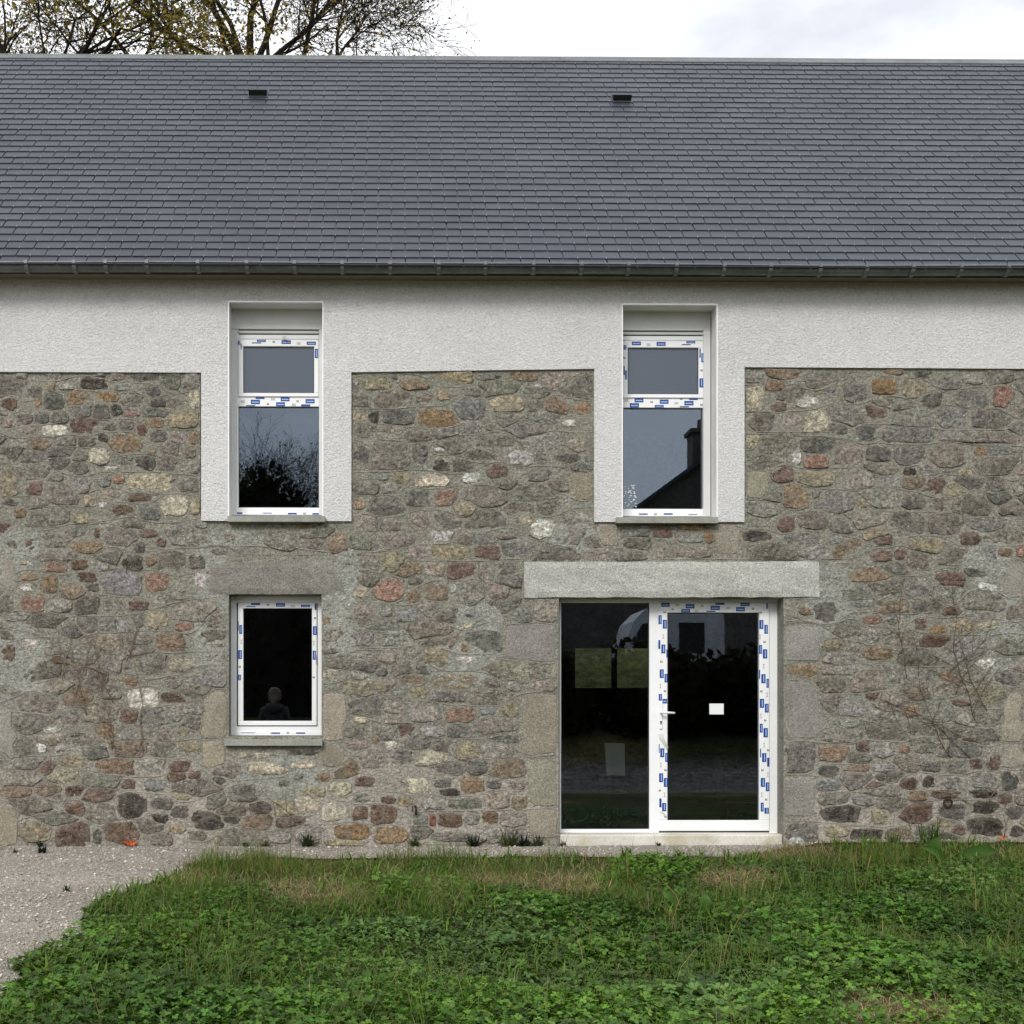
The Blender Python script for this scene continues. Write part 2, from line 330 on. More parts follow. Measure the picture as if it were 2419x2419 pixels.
# ------------------------------------------------------------------ stones read off the photograph: centre, width, height, kind (per enlarged view)
KIND = {'o': (142, 108, 72), 'O': (160, 112, 56), 'y': (152, 138, 104), 'r': (114, 78, 64), 'R': (156, 104, 78), 'p': (148, 133, 120), 'w': (182, 178, 167),
        'c': (182, 170, 140), 'd': (56, 49, 43), 'k': (78, 76, 72), 'g': (112, 108, 101), 'l': (144, 141, 134), 'b': (104, 70, 48), 'm': (110, 102, 92),
        'e': (122, 121, 104), 's': (120, 122, 123), 't': (132, 123, 103), 'u': (128, 124, 115), 'B': (168, 66, 42)}
VIEWS = [
(0, 600, 2.356, '520,722,130,50,d 50,830,80,75,b 180,770,90,60,m 210,830,35,50,o 300,820,100,80,k 435,808,118,70,o 597,798,125,45,O 745,830,140,85,m 880,832,85,50,k 838,770,90,55,k 970,830,80,50,m 1085,800,60,100,c 1065,710,100,90,l 655,680,70,45,p 550,665,60,35,p 820,685,150,45,k 290,670,90,40,l 115,680,60,30,p 280,735,50,50,y 370,735,70,35,l 690,740,90,40,l 555,880,100,80,k 650,865,70,55,d 330,910,100,60,e 235,910,80,55,k 135,920,90,50,m 35,935,60,50,p 20,885,50,50,l 475,958,145,80,r 308,985,125,60,w 745,892,90,25,R 860,935,100,60,o 1020,920,190,80,y 695,955,90,45,m 620,955,80,45,m 790,980,50,55,b 165,985,80,45,p 880,1015,85,55,k 1000,1025,80,55,p 1080,1025,50,70,o 700,1055,170,90,o 230,1055,115,60,o 480,1040,80,55,m 575,1020,50,40,d 60,1115,130,80,m 440,1120,80,60,e 555,1125,105,80,c 945,1085,90,60,m 845,1100,40,35,y 1050,1105,70,50,m 805,1165,105,75,k 930,1165,90,70,m 430,1190,120,60,m 700,1150,80,50,m 1090,1190,60,55,l 615,1195,80,18,w 45,1270,115,150,y 200,1305,100,80,r 310,1245,80,45,e 435,1290,110,80,l 660,1255,60,40,R 835,1275,235,95,c 1050,1285,100,70,m 580,1265,70,50,l 60,1378,80,35,k 780,1355,105,35,b 495,1372,45,55,y 610,1340,90,45,p 970,1400,140,105,c 1090,1405,55,75,y 690,1425,100,50,b 575,1400,40,35,w 835,1445,110,60,k 460,1465,95,65,y 120,1440,60,45,o 740,1500,130,50,m 420,1540,100,60,m 540,1550,30,50,r 815,1555,100,40,r 895,1605,45,40,r 205,1615,110,60,b 470,1630,180,60,o 60,1625,60,50,p 25,1525,70,50,r 1690,1517,90,30,O 1260,1580,80,50,p 1115,1510,60,40,l 1770,1610,90,60,p'),
(800, 600, 2.356, '215,725,130,55,y 420,725,135,55,o 640,690,200,65,y 90,740,40,50,l 1035,680,155,50,o 835,690,120,50,g 1115,735,40,30,w 310,685,25,25,k 310,810,190,75,m 120,810,80,70,m 480,805,100,40,p 585,785,60,50,y 730,865,150,105,s 945,830,190,100,y 1215,845,145,85,o 1350,860,90,60,o 770,765,100,50,l 550,920,215,95,O 340,905,170,80,k 195,910,50,60,d 110,905,70,45,y 850,945,65,55,e 930,920,150,70,m 745,970,90,60,l 415,990,55,15,w 1280,940,70,35,w 1335,1062,95,65,p 440,1010,180,60,m 560,1090,50,20,w 1020,1130,125,75,w 1125,1130,55,45,m 1270,1140,120,45,k 580,1175,90,55,d 450,1110,80,110,m 290,1120,210,140,g 130,1120,80,80,k 700,1175,130,60,m 510,1260,180,60,c 745,1245,110,45,w 350,1250,80,60,y 245,1240,60,35,l 140,1290,150,90,e 285,1305,70,50,l 880,1210,110,65,r 1110,1230,110,60,m 935,1285,130,70,m 1215,1290,130,55,m 1355,1290,110,140,t 600,1360,110,80,R 715,1320,40,35,p 255,1405,180,90,g 105,1385,80,60,o 440,1360,130,80,g 1275,1365,35,25,w 1170,1410,130,70,m 1040,1475,75,55,c 460,1475,100,70,p 600,1480,140,80,m 280,1505,105,65,p 150,1500,130,80,p 1330,1480,150,70,l 1140,1530,130,95,w 567,1570,110,55,w 920,1560,100,50,m 140,1600,160,80,e 330,1595,170,60,m 700,1590,70,50,m 1495,1560,110,120,t 1655,1545,145,60,l 1800,1545,95,70,r 1660,1610,140,70,m'),
(1400, 600, 1.896, '725,650,80,100,c 820,585,85,50,o 900,580,65,30,l 720,560,80,30,l 1310,595,105,70,O 1450,605,110,70,y 1345,528,75,25,o 1480,540,70,30,k 1700,560,85,40,l 1600,580,90,50,g 1840,635,85,85,R 1700,650,130,70,g 1510,655,90,60,k 835,685,60,35,r 965,663,95,45,w 1180,620,100,80,m 1390,680,90,40,m 1260,710,120,60,r 1070,620,60,40,l 760,755,100,75,m 895,750,80,60,p 1005,750,110,80,c 1225,795,80,70,k 1610,735,165,80,s 1780,740,165,70,m 1100,775,80,50,g 715,840,60,50,y 1420,810,220,60,s 1830,825,190,50,m 1420,905,140,75,m 1580,900,140,100,m 1280,900,105,70,k 1745,888,65,50,O 910,910,40,50,w 1000,925,100,60,R 1150,900,120,70,p 1425,980,65,40,d 735,1030,100,115,t 1000,1005,150,65,y 845,985,90,70,r 1530,1040,100,75,r 1340,1020,90,50,l 1200,1010,130,90,p 1670,980,60,40,y 1900,985,60,50,p 1800,1035,80,60,m 1910,1060,50,50,p 910,1085,105,100,o 1005,1080,45,40,l 1210,1110,45,50,y 1430,1105,100,60,m 1550,1120,50,50,m 1700,1125,170,90,m 1880,1135,100,60,m 740,1208,110,25,d 735,1262,110,40,d 870,1210,70,60,r 985,1190,130,70,m 1120,1215,100,60,g 1580,1210,150,80,m 1690,1275,80,55,r 1495,1305,140,60,y 1300,1280,80,35,r 1090,1285,60,40,l 940,1285,130,60,g 1300,1355,90,50,r 1380,1345,60,45,r 1840,1340,80,40,o 1915,1330,40,45,R 1770,1485,75,50,w 1890,1460,120,150,u 1450,1370,100,80,m 600,1275,100,130,t 205,1305,105,75,m 455,1220,130,30,O 520,1268,40,45,O 440,1272,105,35,l 435,1330,185,45,p 195,1230,120,45,l 305,1330,35,60,p'),
(0, 1200, 2.1467, '110,18,50,35,o 640,10,90,30,b 490,120,40,50,r 995,270,80,60,k 1115,220,65,30,l 705,195,50,45,k 290,295,105,55,R 405,285,80,45,b 515,295,60,40,l 670,278,95,70,d 780,268,75,50,o 35,335,80,170,u 120,278,30,20,y 145,350,70,30,o 130,403,60,35,w 250,385,80,85,o 435,355,90,50,b 470,400,60,35,k 620,380,200,110,s 790,375,115,95,R 915,400,60,50,l 1015,380,55,85,w 30,480,80,90,g 170,490,100,85,R 310,492,105,65,l 440,490,120,80,k 580,490,100,70,l 700,495,90,45,r 95,550,130,40,l 695,575,50,55,l 800,565,100,75,y 935,598,80,50,R 545,595,80,60,l 625,600,60,55,l 45,645,80,40,m 200,630,130,40,l 165,697,85,55,w 35,735,70,80,b 865,682,130,80,o 700,670,130,60,g 770,790,155,100,e 915,790,130,80,p 290,770,65,35,b 640,790,50,40,l 490,860,120,80,m 655,885,70,45,o 880,885,80,50,p 725,970,140,90,w 880,960,120,45,b 350,1060,90,60,p 655,1055,110,60,r 880,1050,90,50,l 255,1130,90,40,w 530,1135,90,70,o 835,1135,60,75,p 400,1140,80,40,g 210,1210,50,45,w 305,1208,45,45,w 965,1210,90,50,y 650,1160,90,50,l 930,1140,60,50,y 1085,1055,125,230,t 1690,1060,125,220,t 1085,1245,110,130,t 1690,1255,100,105,t 40,1150,90,240,u 40,1600,90,210,t 235,1320,95,70,r 370,1290,100,60,y 585,1310,180,80,o 770,1315,120,75,l 890,1365,80,45,b 985,1355,60,40,r 645,1400,70,40,b 910,1310,90,50,r 1110,1388,65,45,m 380,1430,110,55,b 385,1525,85,55,r 790,1405,100,50,l 290,1450,40,35,p 665,1510,140,110,d 820,1500,95,50,k 910,1540,75,50,k 1095,1485,90,75,e 920,1455,60,40,y 1230,1450,120,75,m 1055,1585,140,75,d 810,1580,70,45,d 1165,1575,85,35,d 180,1640,150,90,y 375,1660,170,110,b 490,1665,45,60,k 620,1645,175,95,b 895,1628,75,40,y 820,1680,90,70,e 1000,1660,80,40,m 1430,1530,120,80,y 1560,1500,120,80,c 1690,1540,120,80,c 1830,1545,70,60,b 1790,1645,170,70,O 1750,1697,180,30,y 1590,1440,110,45,y 1640,1365,60,40,o 1720,1425,110,60,c 1850,1385,90,40,r 1300,1255,190,25,c 1515,1240,150,22,k 1350,1315,190,60,c 1530,1295,115,45,c 1445,1395,55,30,e 1510,1355,50,35,e 1660,575,40,40,o 1675,840,75,40,c 1680,730,85,25,k 1850,755,80,45,l 1760,290,40,25,o 1080,760,120,30,l 1115,700,50,25,o'),
(800, 1250, 2.415, '640,135,220,70,y 850,125,140,80,r 1020,110,190,80,l 450,140,105,70,p 305,190,130,100,y 545,230,120,65,p 700,240,160,90,r 845,255,90,90,p 960,225,80,70,m 440,285,70,55,m 290,345,155,115,R 120,350,75,65,c 430,385,65,75,o 550,365,125,95,o 665,338,45,50,w 915,355,110,80,p 150,460,120,55,p 270,465,60,60,l 390,490,140,65,l 715,548,90,40,c 740,490,50,22,k 660,640,75,80,p 740,670,75,55,O 735,755,105,55,w 550,725,135,105,y 320,620,110,70,l 130,620,120,80,l 1180,465,130,110,p 1090,650,280,200,u 160,735,90,60,l 285,735,100,50,p 660,870,270,70,y 455,930,80,60,y 340,920,85,75,l 120,830,80,50,l 625,955,190,55,m 245,815,60,40,k 870,885,80,60,m 1000,895,90,60,l 1150,1110,190,340,t 1165,900,120,60,p 1165,1440,150,260,t 1165,1680,150,150,t 980,1015,85,90,y 495,1045,185,95,p 695,1060,150,75,R 850,1030,70,45,l 300,1020,130,55,p 125,1090,80,45,c 310,1085,80,45,p 380,1152,95,75,r 535,1150,130,65,l 685,1150,130,70,g 895,1125,220,80,p 300,1230,60,50,w 110,1225,110,60,p 215,1195,50,50,o 530,1305,175,80,c 735,1270,120,100,y 905,1265,165,95,l 185,1310,130,100,p 365,1300,100,80,g 220,1380,200,22,d 470,1392,250,25,d 140,1440,100,50,r 305,1458,150,30,d 450,1465,105,80,c 635,1500,100,40,d 765,1460,130,80,o 880,1455,80,40,k 1000,1460,90,45,p 15,1475,70,70,c 595,1450,90,50,l 900,1545,130,90,p 720,1565,180,60,e 540,1560,120,70,l 1030,1565,80,70,y 285,1545,80,35,b 375,1555,80,45,y 135,1530,80,40,e 125,1625,75,65,b 255,1625,140,90,b 440,1590,40,35,d 465,1655,70,60,e 535,1660,30,65,B 640,1660,125,70,b 760,1645,85,65,e 865,1645,95,65,b 995,1650,150,80,p 95,1725,180,60,y 300,1745,170,80,O 640,1755,240,45,m 860,1740,140,80,l 60,1785,150,20,y'),
(1500, 1250, 2.102, '1120,225,260,70,o 1570,255,130,70,r 1690,205,90,50,k 1570,400,90,40,b 1510,505,80,45,O 1420,470,55,45,r 1495,555,150,60,b 1750,475,85,50,c 1635,480,100,60,y 1740,675,100,60,w 1180,450,80,40,R 1210,615,120,60,o 1175,530,70,60,l 1255,520,60,25,l 1300,450,80,45,l 1140,365,110,35,l 950,410,110,90,k 835,570,190,160,u 850,405,60,35,o 1070,580,70,60,l 840,705,150,55,o 960,700,70,50,p 1050,700,100,45,l 1185,830,65,45,b 1080,880,120,80,l 1205,920,60,50,l 830,900,190,260,u 1370,900,90,50,o 1570,735,100,50,o 1620,860,80,30,r 1640,945,110,70,p 1040,970,120,50,l 990,1110,140,70,o 1130,1075,60,60,r 1235,1090,100,70,l 1340,1095,50,30,R 960,1200,85,45,k 1100,1185,120,50,o 1240,1190,110,45,l 825,1130,130,140,m 1430,1070,100,70,e 1480,1180,90,40,k 1690,1165,60,40,r 1778,1155,60,70,b 1355,1265,75,55,b 1460,1255,55,50,d 1575,1260,80,50,l 1735,1245,100,70,l 1865,1250,75,90,k 1190,1270,100,40,r 960,1270,110,50,l 1540,1315,120,35,b 1735,1312,110,35,d 1400,1325,80,45,o 1850,1335,80,45,b 1020,1410,165,85,d 1215,1420,75,75,y 1400,1408,150,85,b 1580,1405,105,70,k 1740,1380,110,50,d 1890,1405,80,60,k 1735,1475,160,80,d 1600,1490,70,50,b 1150,1520,150,60,d 1010,1500,100,50,y 1450,1500,110,45,m 820,1330,140,180,u 830,1510,150,90,g 1880,940,110,240,t 1880,1125,100,110,t 1150,1345,130,40,l 1900,1500,60,50,d'),
]
ST = []       # cx, cy, half width, half height, kind
for ox, oy, s, txt in VIEWS:
    for e in txt.split():
        a = e.split(','); x, y, w, h = (float(v) for v in a[:4])
        ST.append([ox + x / s, oy + y / s, w / s / 2 * 1.10, h / s / 2 * 1.12, a[4]])
# what the stones keep clear of (photo pixels): openings, render, lintels, ground
LINT_R = (1237, 1327, 1937, 1410); LINT_L = (494, 1321, 812, 1403)
SILL_L = (530, 1740, 762, 1762)
REND = [(-900, 500, 476, 878), (474, 500, 831, 1231), (830, 500, 1405, 874), (1404, 500, 1760, 1234), (1758, 500, 3500, 869)]
OBST = REND + [(540, 1404, 760, 1740), (1320, 1411, 1851, 2100), LINT_R, LINT_L, SILL_L, (-900, 2006, 3500, 2300)]
OB = np.array(OBST, float); OBC = np.c_[(OB[:, 0] + OB[:, 2]) / 2, (OB[:, 1] + OB[:, 3]) / 2, (OB[:, 2] - OB[:, 0]) / 2, (OB[:, 3] - OB[:, 1]) / 2]
def box_d(px, py):
    px = np.asarray(px, float)[..., None]; py = np.asarray(py, float)[..., None]
    return np.maximum(np.abs(px - OBC[:, 0]) - OBC[:, 2], np.abs(py - OBC[:, 1]) - OBC[:, 3]).min(-1)
# drop doubles (the enlarged views overlap) and those on obstacles
kept = []
for s in ST:
    if float(box_d(s[0], s[1])) < 3: continue
    if any(abs(s[0] - q[0]) < .55 * min(s[2], q[2]) + .25 * max(s[2], q[2]) and abs(s[1] - q[1]) < .55 * min(s[3], q[3]) + .25 * max(s[3], q[3]) for q in kept): continue
    kept.append(s)
ST = kept
def stone_d(px, py, S):
    u = np.abs(px[..., None] - S[:, 0]) / S[:, 2]; v = np.abs(py[..., None] - S[:, 1]) / S[:, 3]; n = np.cbrt(u * u * u + v * v * v)
    return (n - 1) * np.sqrt(S[:, 2] * S[:, 3])
FILLK = 'ggggmmmllleeekppyol'
PATCH = [(40, 1300, 70, 60), (50, 1580, 75, 110), (500, 1480, 50, 120), (800, 1450, 45, 120), (660, 1840, 120, 60), (1130, 1460, 60, 50), (1090, 1570, 90, 55), (1960, 1420, 60, 90),
         (2330, 1330, 60, 70), (2370, 1500, 50, 130), (560, 1275, 120, 22), (500, 1330, 40, 60), (820, 1350, 40, 50), (1360, 1270, 60, 40)]
def in_patch(x, y):
    return any(((x - a) / c) ** 2 + ((y - b) / d) ** 2 < 1 for a, b, c, d in PATCH)
S = np.array([s[:4] for s in ST]); NMARK = len(ST)
for (amin, amax, bmin, bmax, clear, step) in ((34, 58, 18, 26, 16, 42), (24, 40, 14, 19, 10, 32)):
    y = 885.0
    while y < 2000:
        x = -520 + random.uniform(0, 40)
        while x < 3200:
            jx, jy = x, y + random.uniform(-9, 9) + 12 * math.sin(x * .006 + y)
            x += random.uniform(amin, amax) * 1.15
            if in_patch(jx, jy) and random.random() < .8: continue
            if float(box_d(jx, jy)) < bmin + 2: continue
            if float(stone_d(np.array([jx]), np.array([jy]), S).min()) < clear: continue
            k = random.choice(FILLK)
            if jy > 1850: k = random.choice(FILLK + 'dbokdby')
            s = [jx, jy, random.uniform(amin, amax), random.uniform(bmin, bmax), k]
            ST.append(s); S = np.vstack([S, s[:4]])
        y += step
# outlines: rays from each stone until a neighbour is nearer
def outline(i, nr=16):
    x, y, a, b, k = ST[i]; q = k in 'tu'
    if q: nr = 24
    near = [j for j in np.nonzero((np.abs(S[:, 0] - x) < S[:, 2] + a * 1.3 + 8) & (np.abs(S[:, 1] - y) < S[:, 3] + b * 1.3 + 8))[0] if j != i]
    Sn = S[near] if near else np.array([[1e5, 1e5, 1, 1]])
    ph = np.arange(nr) * 2 * math.pi / nr + random.uniform(0, .4) + (0 if q else 1) * rng.uniform(-.12, .12, nr)
    dx, dy = a * np.cos(ph), b * np.sin(ph)
    nse = np.ones(nr)
    for f, am in ((2, .05), (3, .06), (5, .05), (7, .04)): nse += (am * (.4 if q else 1)) * np.cos(f * ph + random.uniform(0, 6.28))
    pw = 9 if q else random.choice((3, 4, 6, 8))
    if not q: nse *= rng.uniform(.90, 1.08, nr)
    base = (np.abs(np.cos(ph)) ** pw + np.abs(np.sin(ph)) ** pw) ** (-1 / pw) * nse
    g = random.uniform(1.0, 2.6)
    t = np.linspace(.1, 1.0 if q else (1.10 if i < NMARK else 1.5), 28); own = np.sqrt(a * b); best = np.full(nr, .1)
    for tt in t:
        r = base * tt; px, py = x + dx * r, y + dy * r
        nn = ((np.abs(dx * r) / a) ** 3 + (np.abs(dy * r) / b) ** 3) ** (1 / 3)
        di = (nn - 1) * own
        ok = (di + g < stone_d(px, py, Sn).min(-1)) & (box_d(px, py) > 1.5)
        best = np.where(ok & (best >= tt - .06), tt, best)
    r = base * best
    return np.c_[x + dx * r, y + dy * r]
# ------------------------------------------------------------------ the mortar sheet (the wall itself), with its openings
def border_top(px):
    return np.where(px < 475, 879, np.where(px < 830, 1232, np.where(px < 1404, 875, np.where(px < 1759, 1234, 868))))
st = .02
xs = np.unique(np.round(np.concatenate([np.arange(HX0, HX1, st), [HX1], *[np.array(v[:2]) for v in OW.values()]]), 4))
zs = np.unique(np.round(np.concatenate([np.arange(-.3, at(900, 850).z, st), *[np.array(v[2:]) for v in OW.values()]]), 4))
zs = zs[zs < at(900, 850).z + .02]
gx, gzz = np.meshgrid(xs, zs); n, m = gx.shape
ppx, ppy = proj(gx, 0 * gx, gzz)
hgt = -.0012 + .012 * (fbm(gx * 11, gzz * 11, 51) - .5) + .008 * (fbm(gx * 34, gzz * 34, 61) - .5)
# old lime mortar low down is more hollow between the stones
low = sm(1700, 1900, ppy); hgt = hgt - .006 * low * fbm(gx * 7, gzz * 7, 66)
patch = np.zeros_like(gx)
for a, b, c, d in PATCH:
    q = np.sqrt(((ppx - a) / c) ** 2 + ((ppy - b) / d) ** 2) + .5 * (fbm(ppx * .03, ppy * .03, 71) - .5)
    patch = np.maximum(patch, 1 - sm(.75, 1.15, q))
hgt = hgt + .006 * patch
edge = np.ones_like(gx)
for v in OW.values():
    dd = np.maximum(np.maximum(v[0] - gx, gx - v[1]), np.maximum(v[2] - gzz, gzz - v[3])); edge = np.minimum(edge, sm(0, .05, dd))
hgt = hgt * edge
col = np.array(alb(128, 126, 114))[None] * np.ones((n * m, 1))
new = np.array(alb(138, 138, 130)); old = np.array(alb(156, 148, 138))
p_ = patch.ravel()[:, None]; lo_ = (low * (.35 + .65 * sm(.4, .6, fbm(gx * 2.2, gzz * 2.2, 81)))).ravel()[:, None] * .75
col = col * (1 - lo_) + old * lo_; col = col * (1 - p_) + new * p_
cxm, czm = (gx[:-1, :-1] + gx[1:, 1:]) / 2, (gzz[:-1, :-1] + gzz[1:, 1:]) / 2
keep = np.ones(cxm.shape, bool)
for v in OW.values(): keep &= ~((cxm > v[0]) & (cxm < v[1]) & (czm > v[2]) & (czm < v[3]))
cpx, cpy = proj(cxm, 0 * cxm, czm); keep &= cpy > border_top(cpx) - 14
idx = np.arange(n * m).reshape(n, m)
F = np.stack([idx[:-1, :-1], idx[:-1, 1:], idx[1:, 1:], idx[1:, :-1]], -1)[keep]
wall = link('stone_wall', npmesh('stone_wall', np.stack([gx, -hgt, gzz], -1).reshape(-1, 3), F, 'mortar', col, True), house)
# ------------------------------------------------------------------ stones
stones = []
for i in range(len(ST)):
    o = outline(i); x, y, a, b, k = ST[i]
    ar = .5 * abs(np.dot(o[:, 0], np.roll(o[:, 1], 1)) - np.dot(o[:, 1], np.roll(o[:, 0], 1)))
    if ar < 90: continue
    inview = -20 < x < 2440
    stones.append((ar if inview else 0, i, o))
stones.sort(key=lambda q: -q[0])
rest = MB()
for rank, (ar, i, o) in enumerate(stones):
    x, y, a, b, k = ST[i]; q = k in 'tu'; mb = MB() if rank < 300 else rest
    f = random.uniform(.84, 1.16)
    kc = np.array(KIND[k], float); gm = kc.mean(); kc = gm + (kc - gm) * (.58 if k in 'ORrbBo' else .72); mixm = (.34 if k in 'gmlekps' else .14 if k != 'w' else 0) + (.25 if i >= NMARK else 0)
    kc = kc * (1 - mixm) + np.array((114, 111, 100)) * mixm
    base = np.array(alb(*kc, 1.45)) * f * np.array([random.uniform(.95, 1.05), 1, random.uniform(.94, 1.06)])
    dark_slot = k == 'd' and b < 9
    out = random.uniform(.004, .009) if q else random.uniform(.003, .012)
    if dark_slot: out = -.012
    cx, cyy = o.mean(0); nr = len(o); vs = []; jit = .0012 if q else .0035
    rings = [(1.0, -.012), (.93, out * .55), (.62, out)]
    tx, ty = random.uniform(-.006, .006), random.uniform(-.006, .006)
    if q: tx = ty = 0
    for sc_, h in rings:
        for kx in range(nr):
            u, v = o[kx] - (cx, cyy); P = at(cx + u * sc_, cyy + v * sc_, 0)
            hh = h + (random.uniform(-jit, jit) if sc_ < 1 else 0) + (tx * u / a + ty * v / b) * (1 if sc_ < 1 else 0)
            vs.append((P.x, -hh, P.z))
    P = at(cx, cyy, 0); vs.append((P.x, -(out + random.uniform(-.002, .005)), P.z))
    fs = []
    for r_ in range(2):
        for kx in range(nr): fs.append((r_ * nr + kx, (r_ + 1) * nr + kx, (r_ + 1) * nr + (kx + 1) % nr, r_ * nr + (kx + 1) % nr))
    for kx in range(nr): fs.append((2 * nr + kx, 3 * nr, 2 * nr + (kx + 1) % nr))
    mb.col = tuple(np.clip(base, .01, .8)); c0_ = len(mb.c); mb.add(vs, fs)
    if not q:
        hz = np.array(alb(126, 120, 110)); bc = np.clip(base, .01, .8)
        for kx in range(2 * nr):
            t_ = .85 if kx < nr else random.uniform(.0, .5); mb.c[c0_ + kx] = tuple(bc * (1 - t_) + hz * t_)
    if rank < 300: mb.build('stone', 'granite' if q else 'stone', wall, (P.x, 0, P.z), colors=True)
rest.build('small_stones', 'stone', wall, colors=True, kind='stuff')
# ------------------------------------------------------------------ tooled pointing lines: follow the joints between the courses
Rs = 5; rx = np.arange(-280, 3100, Rs); ry = np.arange(880, 2004, Rs); RX, RY = np.meshgrid(rx, ry)
fld = np.full(RX.shape, 1e3)
for s in range(0, len(S), 60): fld = np.minimum(fld, stone_d(RX.astype(float), RY.astype(float), S[s:s + 60]).min(-1))
obd = box_d(RX, RY)
cost = np.clip(14 - fld, 0, 30) ** 1.3 + np.where(obd < 4, 25, 0)
def add_line(pts, wd=.0042, rise=.0048, colr=(140, 136, 127)):
    mb = MB(); f_ = random.uniform(.86, 1.04); mb.col = alb(*[c * f_ for c in colr]); vs = []; n = len(pts)
    for k, (px, py) in enumerate(pts):
        a = at(px, py, 0); w = wd * random.uniform(.7, 1.15)
        hm = float(hgt[min(len(zs) - 1, int(np.searchsorted(zs, a.z))), min(len(xs) - 1, int(np.searchsorted(xs, a.x)))]); h = hm + rise * random.uniform(.6, 1.3)
        q = pts[min(k + 1, n - 1)]; p = pts[max(k - 1, 0)]; dx, dz = q[0] - p[0], -(q[1] - p[1]); l = math.hypot(dx, dz) or 1
        nx, nz_ = -dz / l, dx / l
        for u, hh in ((-1, hm - .004), (-.5, h), (.5, h), (1, hm - .004)): vs.append((a.x + nx * u * w, -hh, a.z + nz_ * u * w))
    fs = [(k * 4 + j, k * 4 + j + 1, k * 4 + 5 + j, k * 4 + 4 + j) for k in range(n - 1) for j in range(3)]
    mb.add(vs, fs); c = at(*pts[n // 2], 0)
    mb.build('mortar_bead', 'bead', wall, (c.x, 0, c.z), colors=True)
nominal = 905
seams = []
while nominal < 1985:
    amp = 24; cand = [(nominal + 14 * math.sin(px * .0042 + nominal * .7) + 8 * math.sin(px * .011 + nominal)) for px in rx]
    K = 11; off = np.arange(K) - K // 2
    rows = np.clip(((np.array(cand)[:, None] - 880) / Rs).round().astype(int) + off, 0, len(ry) - 1)
    cst = cost[rows, np.arange(len(rx))[:, None]] + 1.2 * np.abs(off)[None]
    acc = cst[0].copy(); back = []
    for c_ in range(1, len(rx)):
        tr = acc[None, :] + 16.0 * (rows[c_][:, None] - rows[c_ - 1][None, :]) ** 2 * .7
        bk = tr.argmin(1); back.append(bk); acc = cst[c_] + tr[np.arange(K), bk]
    k_ = int(acc.argmin()); path = [rows[-1][k_]]
    for c_ in range(len(rx) - 2, -1, -1): k_ = int(back[c_][k_]); path.append(rows[c_][k_])
    path = np.array(path[::-1]); yy = ry[path].astype(float)
    ker = np.hanning(15)[1:-1]; ker /= ker.sum(); yy = np.convolve(np.pad(yy, 6, mode='edge'), ker, 'valid')
    seams.append((yy, path)); nominal += random.uniform(36, 46)
for yy, path in seams:
    seg = []; left = random.randint(30, 110)
    for c_ in range(len(rx)):
        free = obd[path[c_], c_] > 3 and fld[path[c_], c_] > -5 and not (in_patch(rx[c_], yy[c_]) and c_ % 97 < 40)
        if free and left > 0: seg.append((rx[c_], yy[c_])); left -= 1
        else:
            if len(seg) > 7: add_line(seg[::2] if len(seg) > 12 else seg)
            seg = []; left = random.randint(30, 120)
    if len(seg) > 7: add_line(seg[::2])
# short upright joints
for _ in range(1500):
    px, py = random.uniform(0, 2419), random.uniform(900, 1990)
    if fld[int((py - 880) / Rs), int((px + 280) / Rs)] < 3.2 or float(box_d(px, py)) < 8: continue
    pts = [(px + random.uniform(-1.5, 1.5) + k * random.uniform(-.6, .6), py + (k - 3) * 5) for k in range(7)]
    if min(fld[int((b_ - 880) / Rs), int((a_ + 280) / Rs)] if 882 < b_ < 2000 else 0 for a_, b_ in pts) < 1.0: continue
    add_line(pts, .0042, .003)
# ------------------------------------------------------------------ lintels
def block(name, poly, Yf, depth, colr, parent, matn='granite', rough=.004, nx=26, nzv=6):
    """rough-faced block over a photo-pixel quad (left top, right top, right bottom, left bottom)"""
    mb = MB(); mb.col = alb(*colr); vs = []
    tl, tr_, br, bl = poly
    for j in range(nzv + 1):
        for i in range(nx + 1):
            u, v = i / nx, j / nzv
            px = (tl[0] * (1 - u) + tr_[0] * u) * (1 - v) + (bl[0] * (1 - u) + br[0] * u) * v
            py = (tl[1] * (1 - u) + tr_[1] * u) * (1 - v) + (bl[1] * (1 - u) + br[1] * u) * v
            e = i in (0, nx) or j in (0, nzv); P = at(px + random.uniform(-1, 1) * e, py + random.uniform(-1.2, 1.2) * e, Yf)
            vs.append((P.x, Yf + (.008 if e else random.uniform(-rough, rough)), P.z))
    w = nx + 1; fs = [(j * w + i, (j + 1) * w + i, (j + 1) * w + i + 1, j * w + i + 1) for j in range(nzv) for i in range(nx)]
    rim = [i for i in range(w)] + [j * w + nx for j in range(1, nzv + 1)] + [nzv * w + i for i in range(nx - 1, -1, -1)] + [j * w for j in range(nzv - 1, 0, -1)]
    b0 = len(vs)
    for r_ in rim: vs.append((vs[r_][0], Yf + depth, vs[r_][2]))
    for k in range(len(rim)): a, b = k, (k + 1) % len(rim); fs.append((rim[a], rim[b], b0 + b, b0 + a))
    mb.add(vs, fs); c = at(tl[0], bl[1], 0)
    return mb.build(name, matn, parent, (c.x, 0, c.z), colors=True)
o = block('lintel', [(1238, 1328), (1936, 1326), (1937, 1410), (1239, 1411)], -.022, .30, (158, 157, 151), house); o['label'] = 'long pale granite lintel over the door'
o = block('lintel', [(496, 1330), (790, 1322), (818, 1402), (492, 1404)], -.012, .30, (116, 113, 106), house); o['label'] = 'dark speckled granite lintel over the ground-floor window'
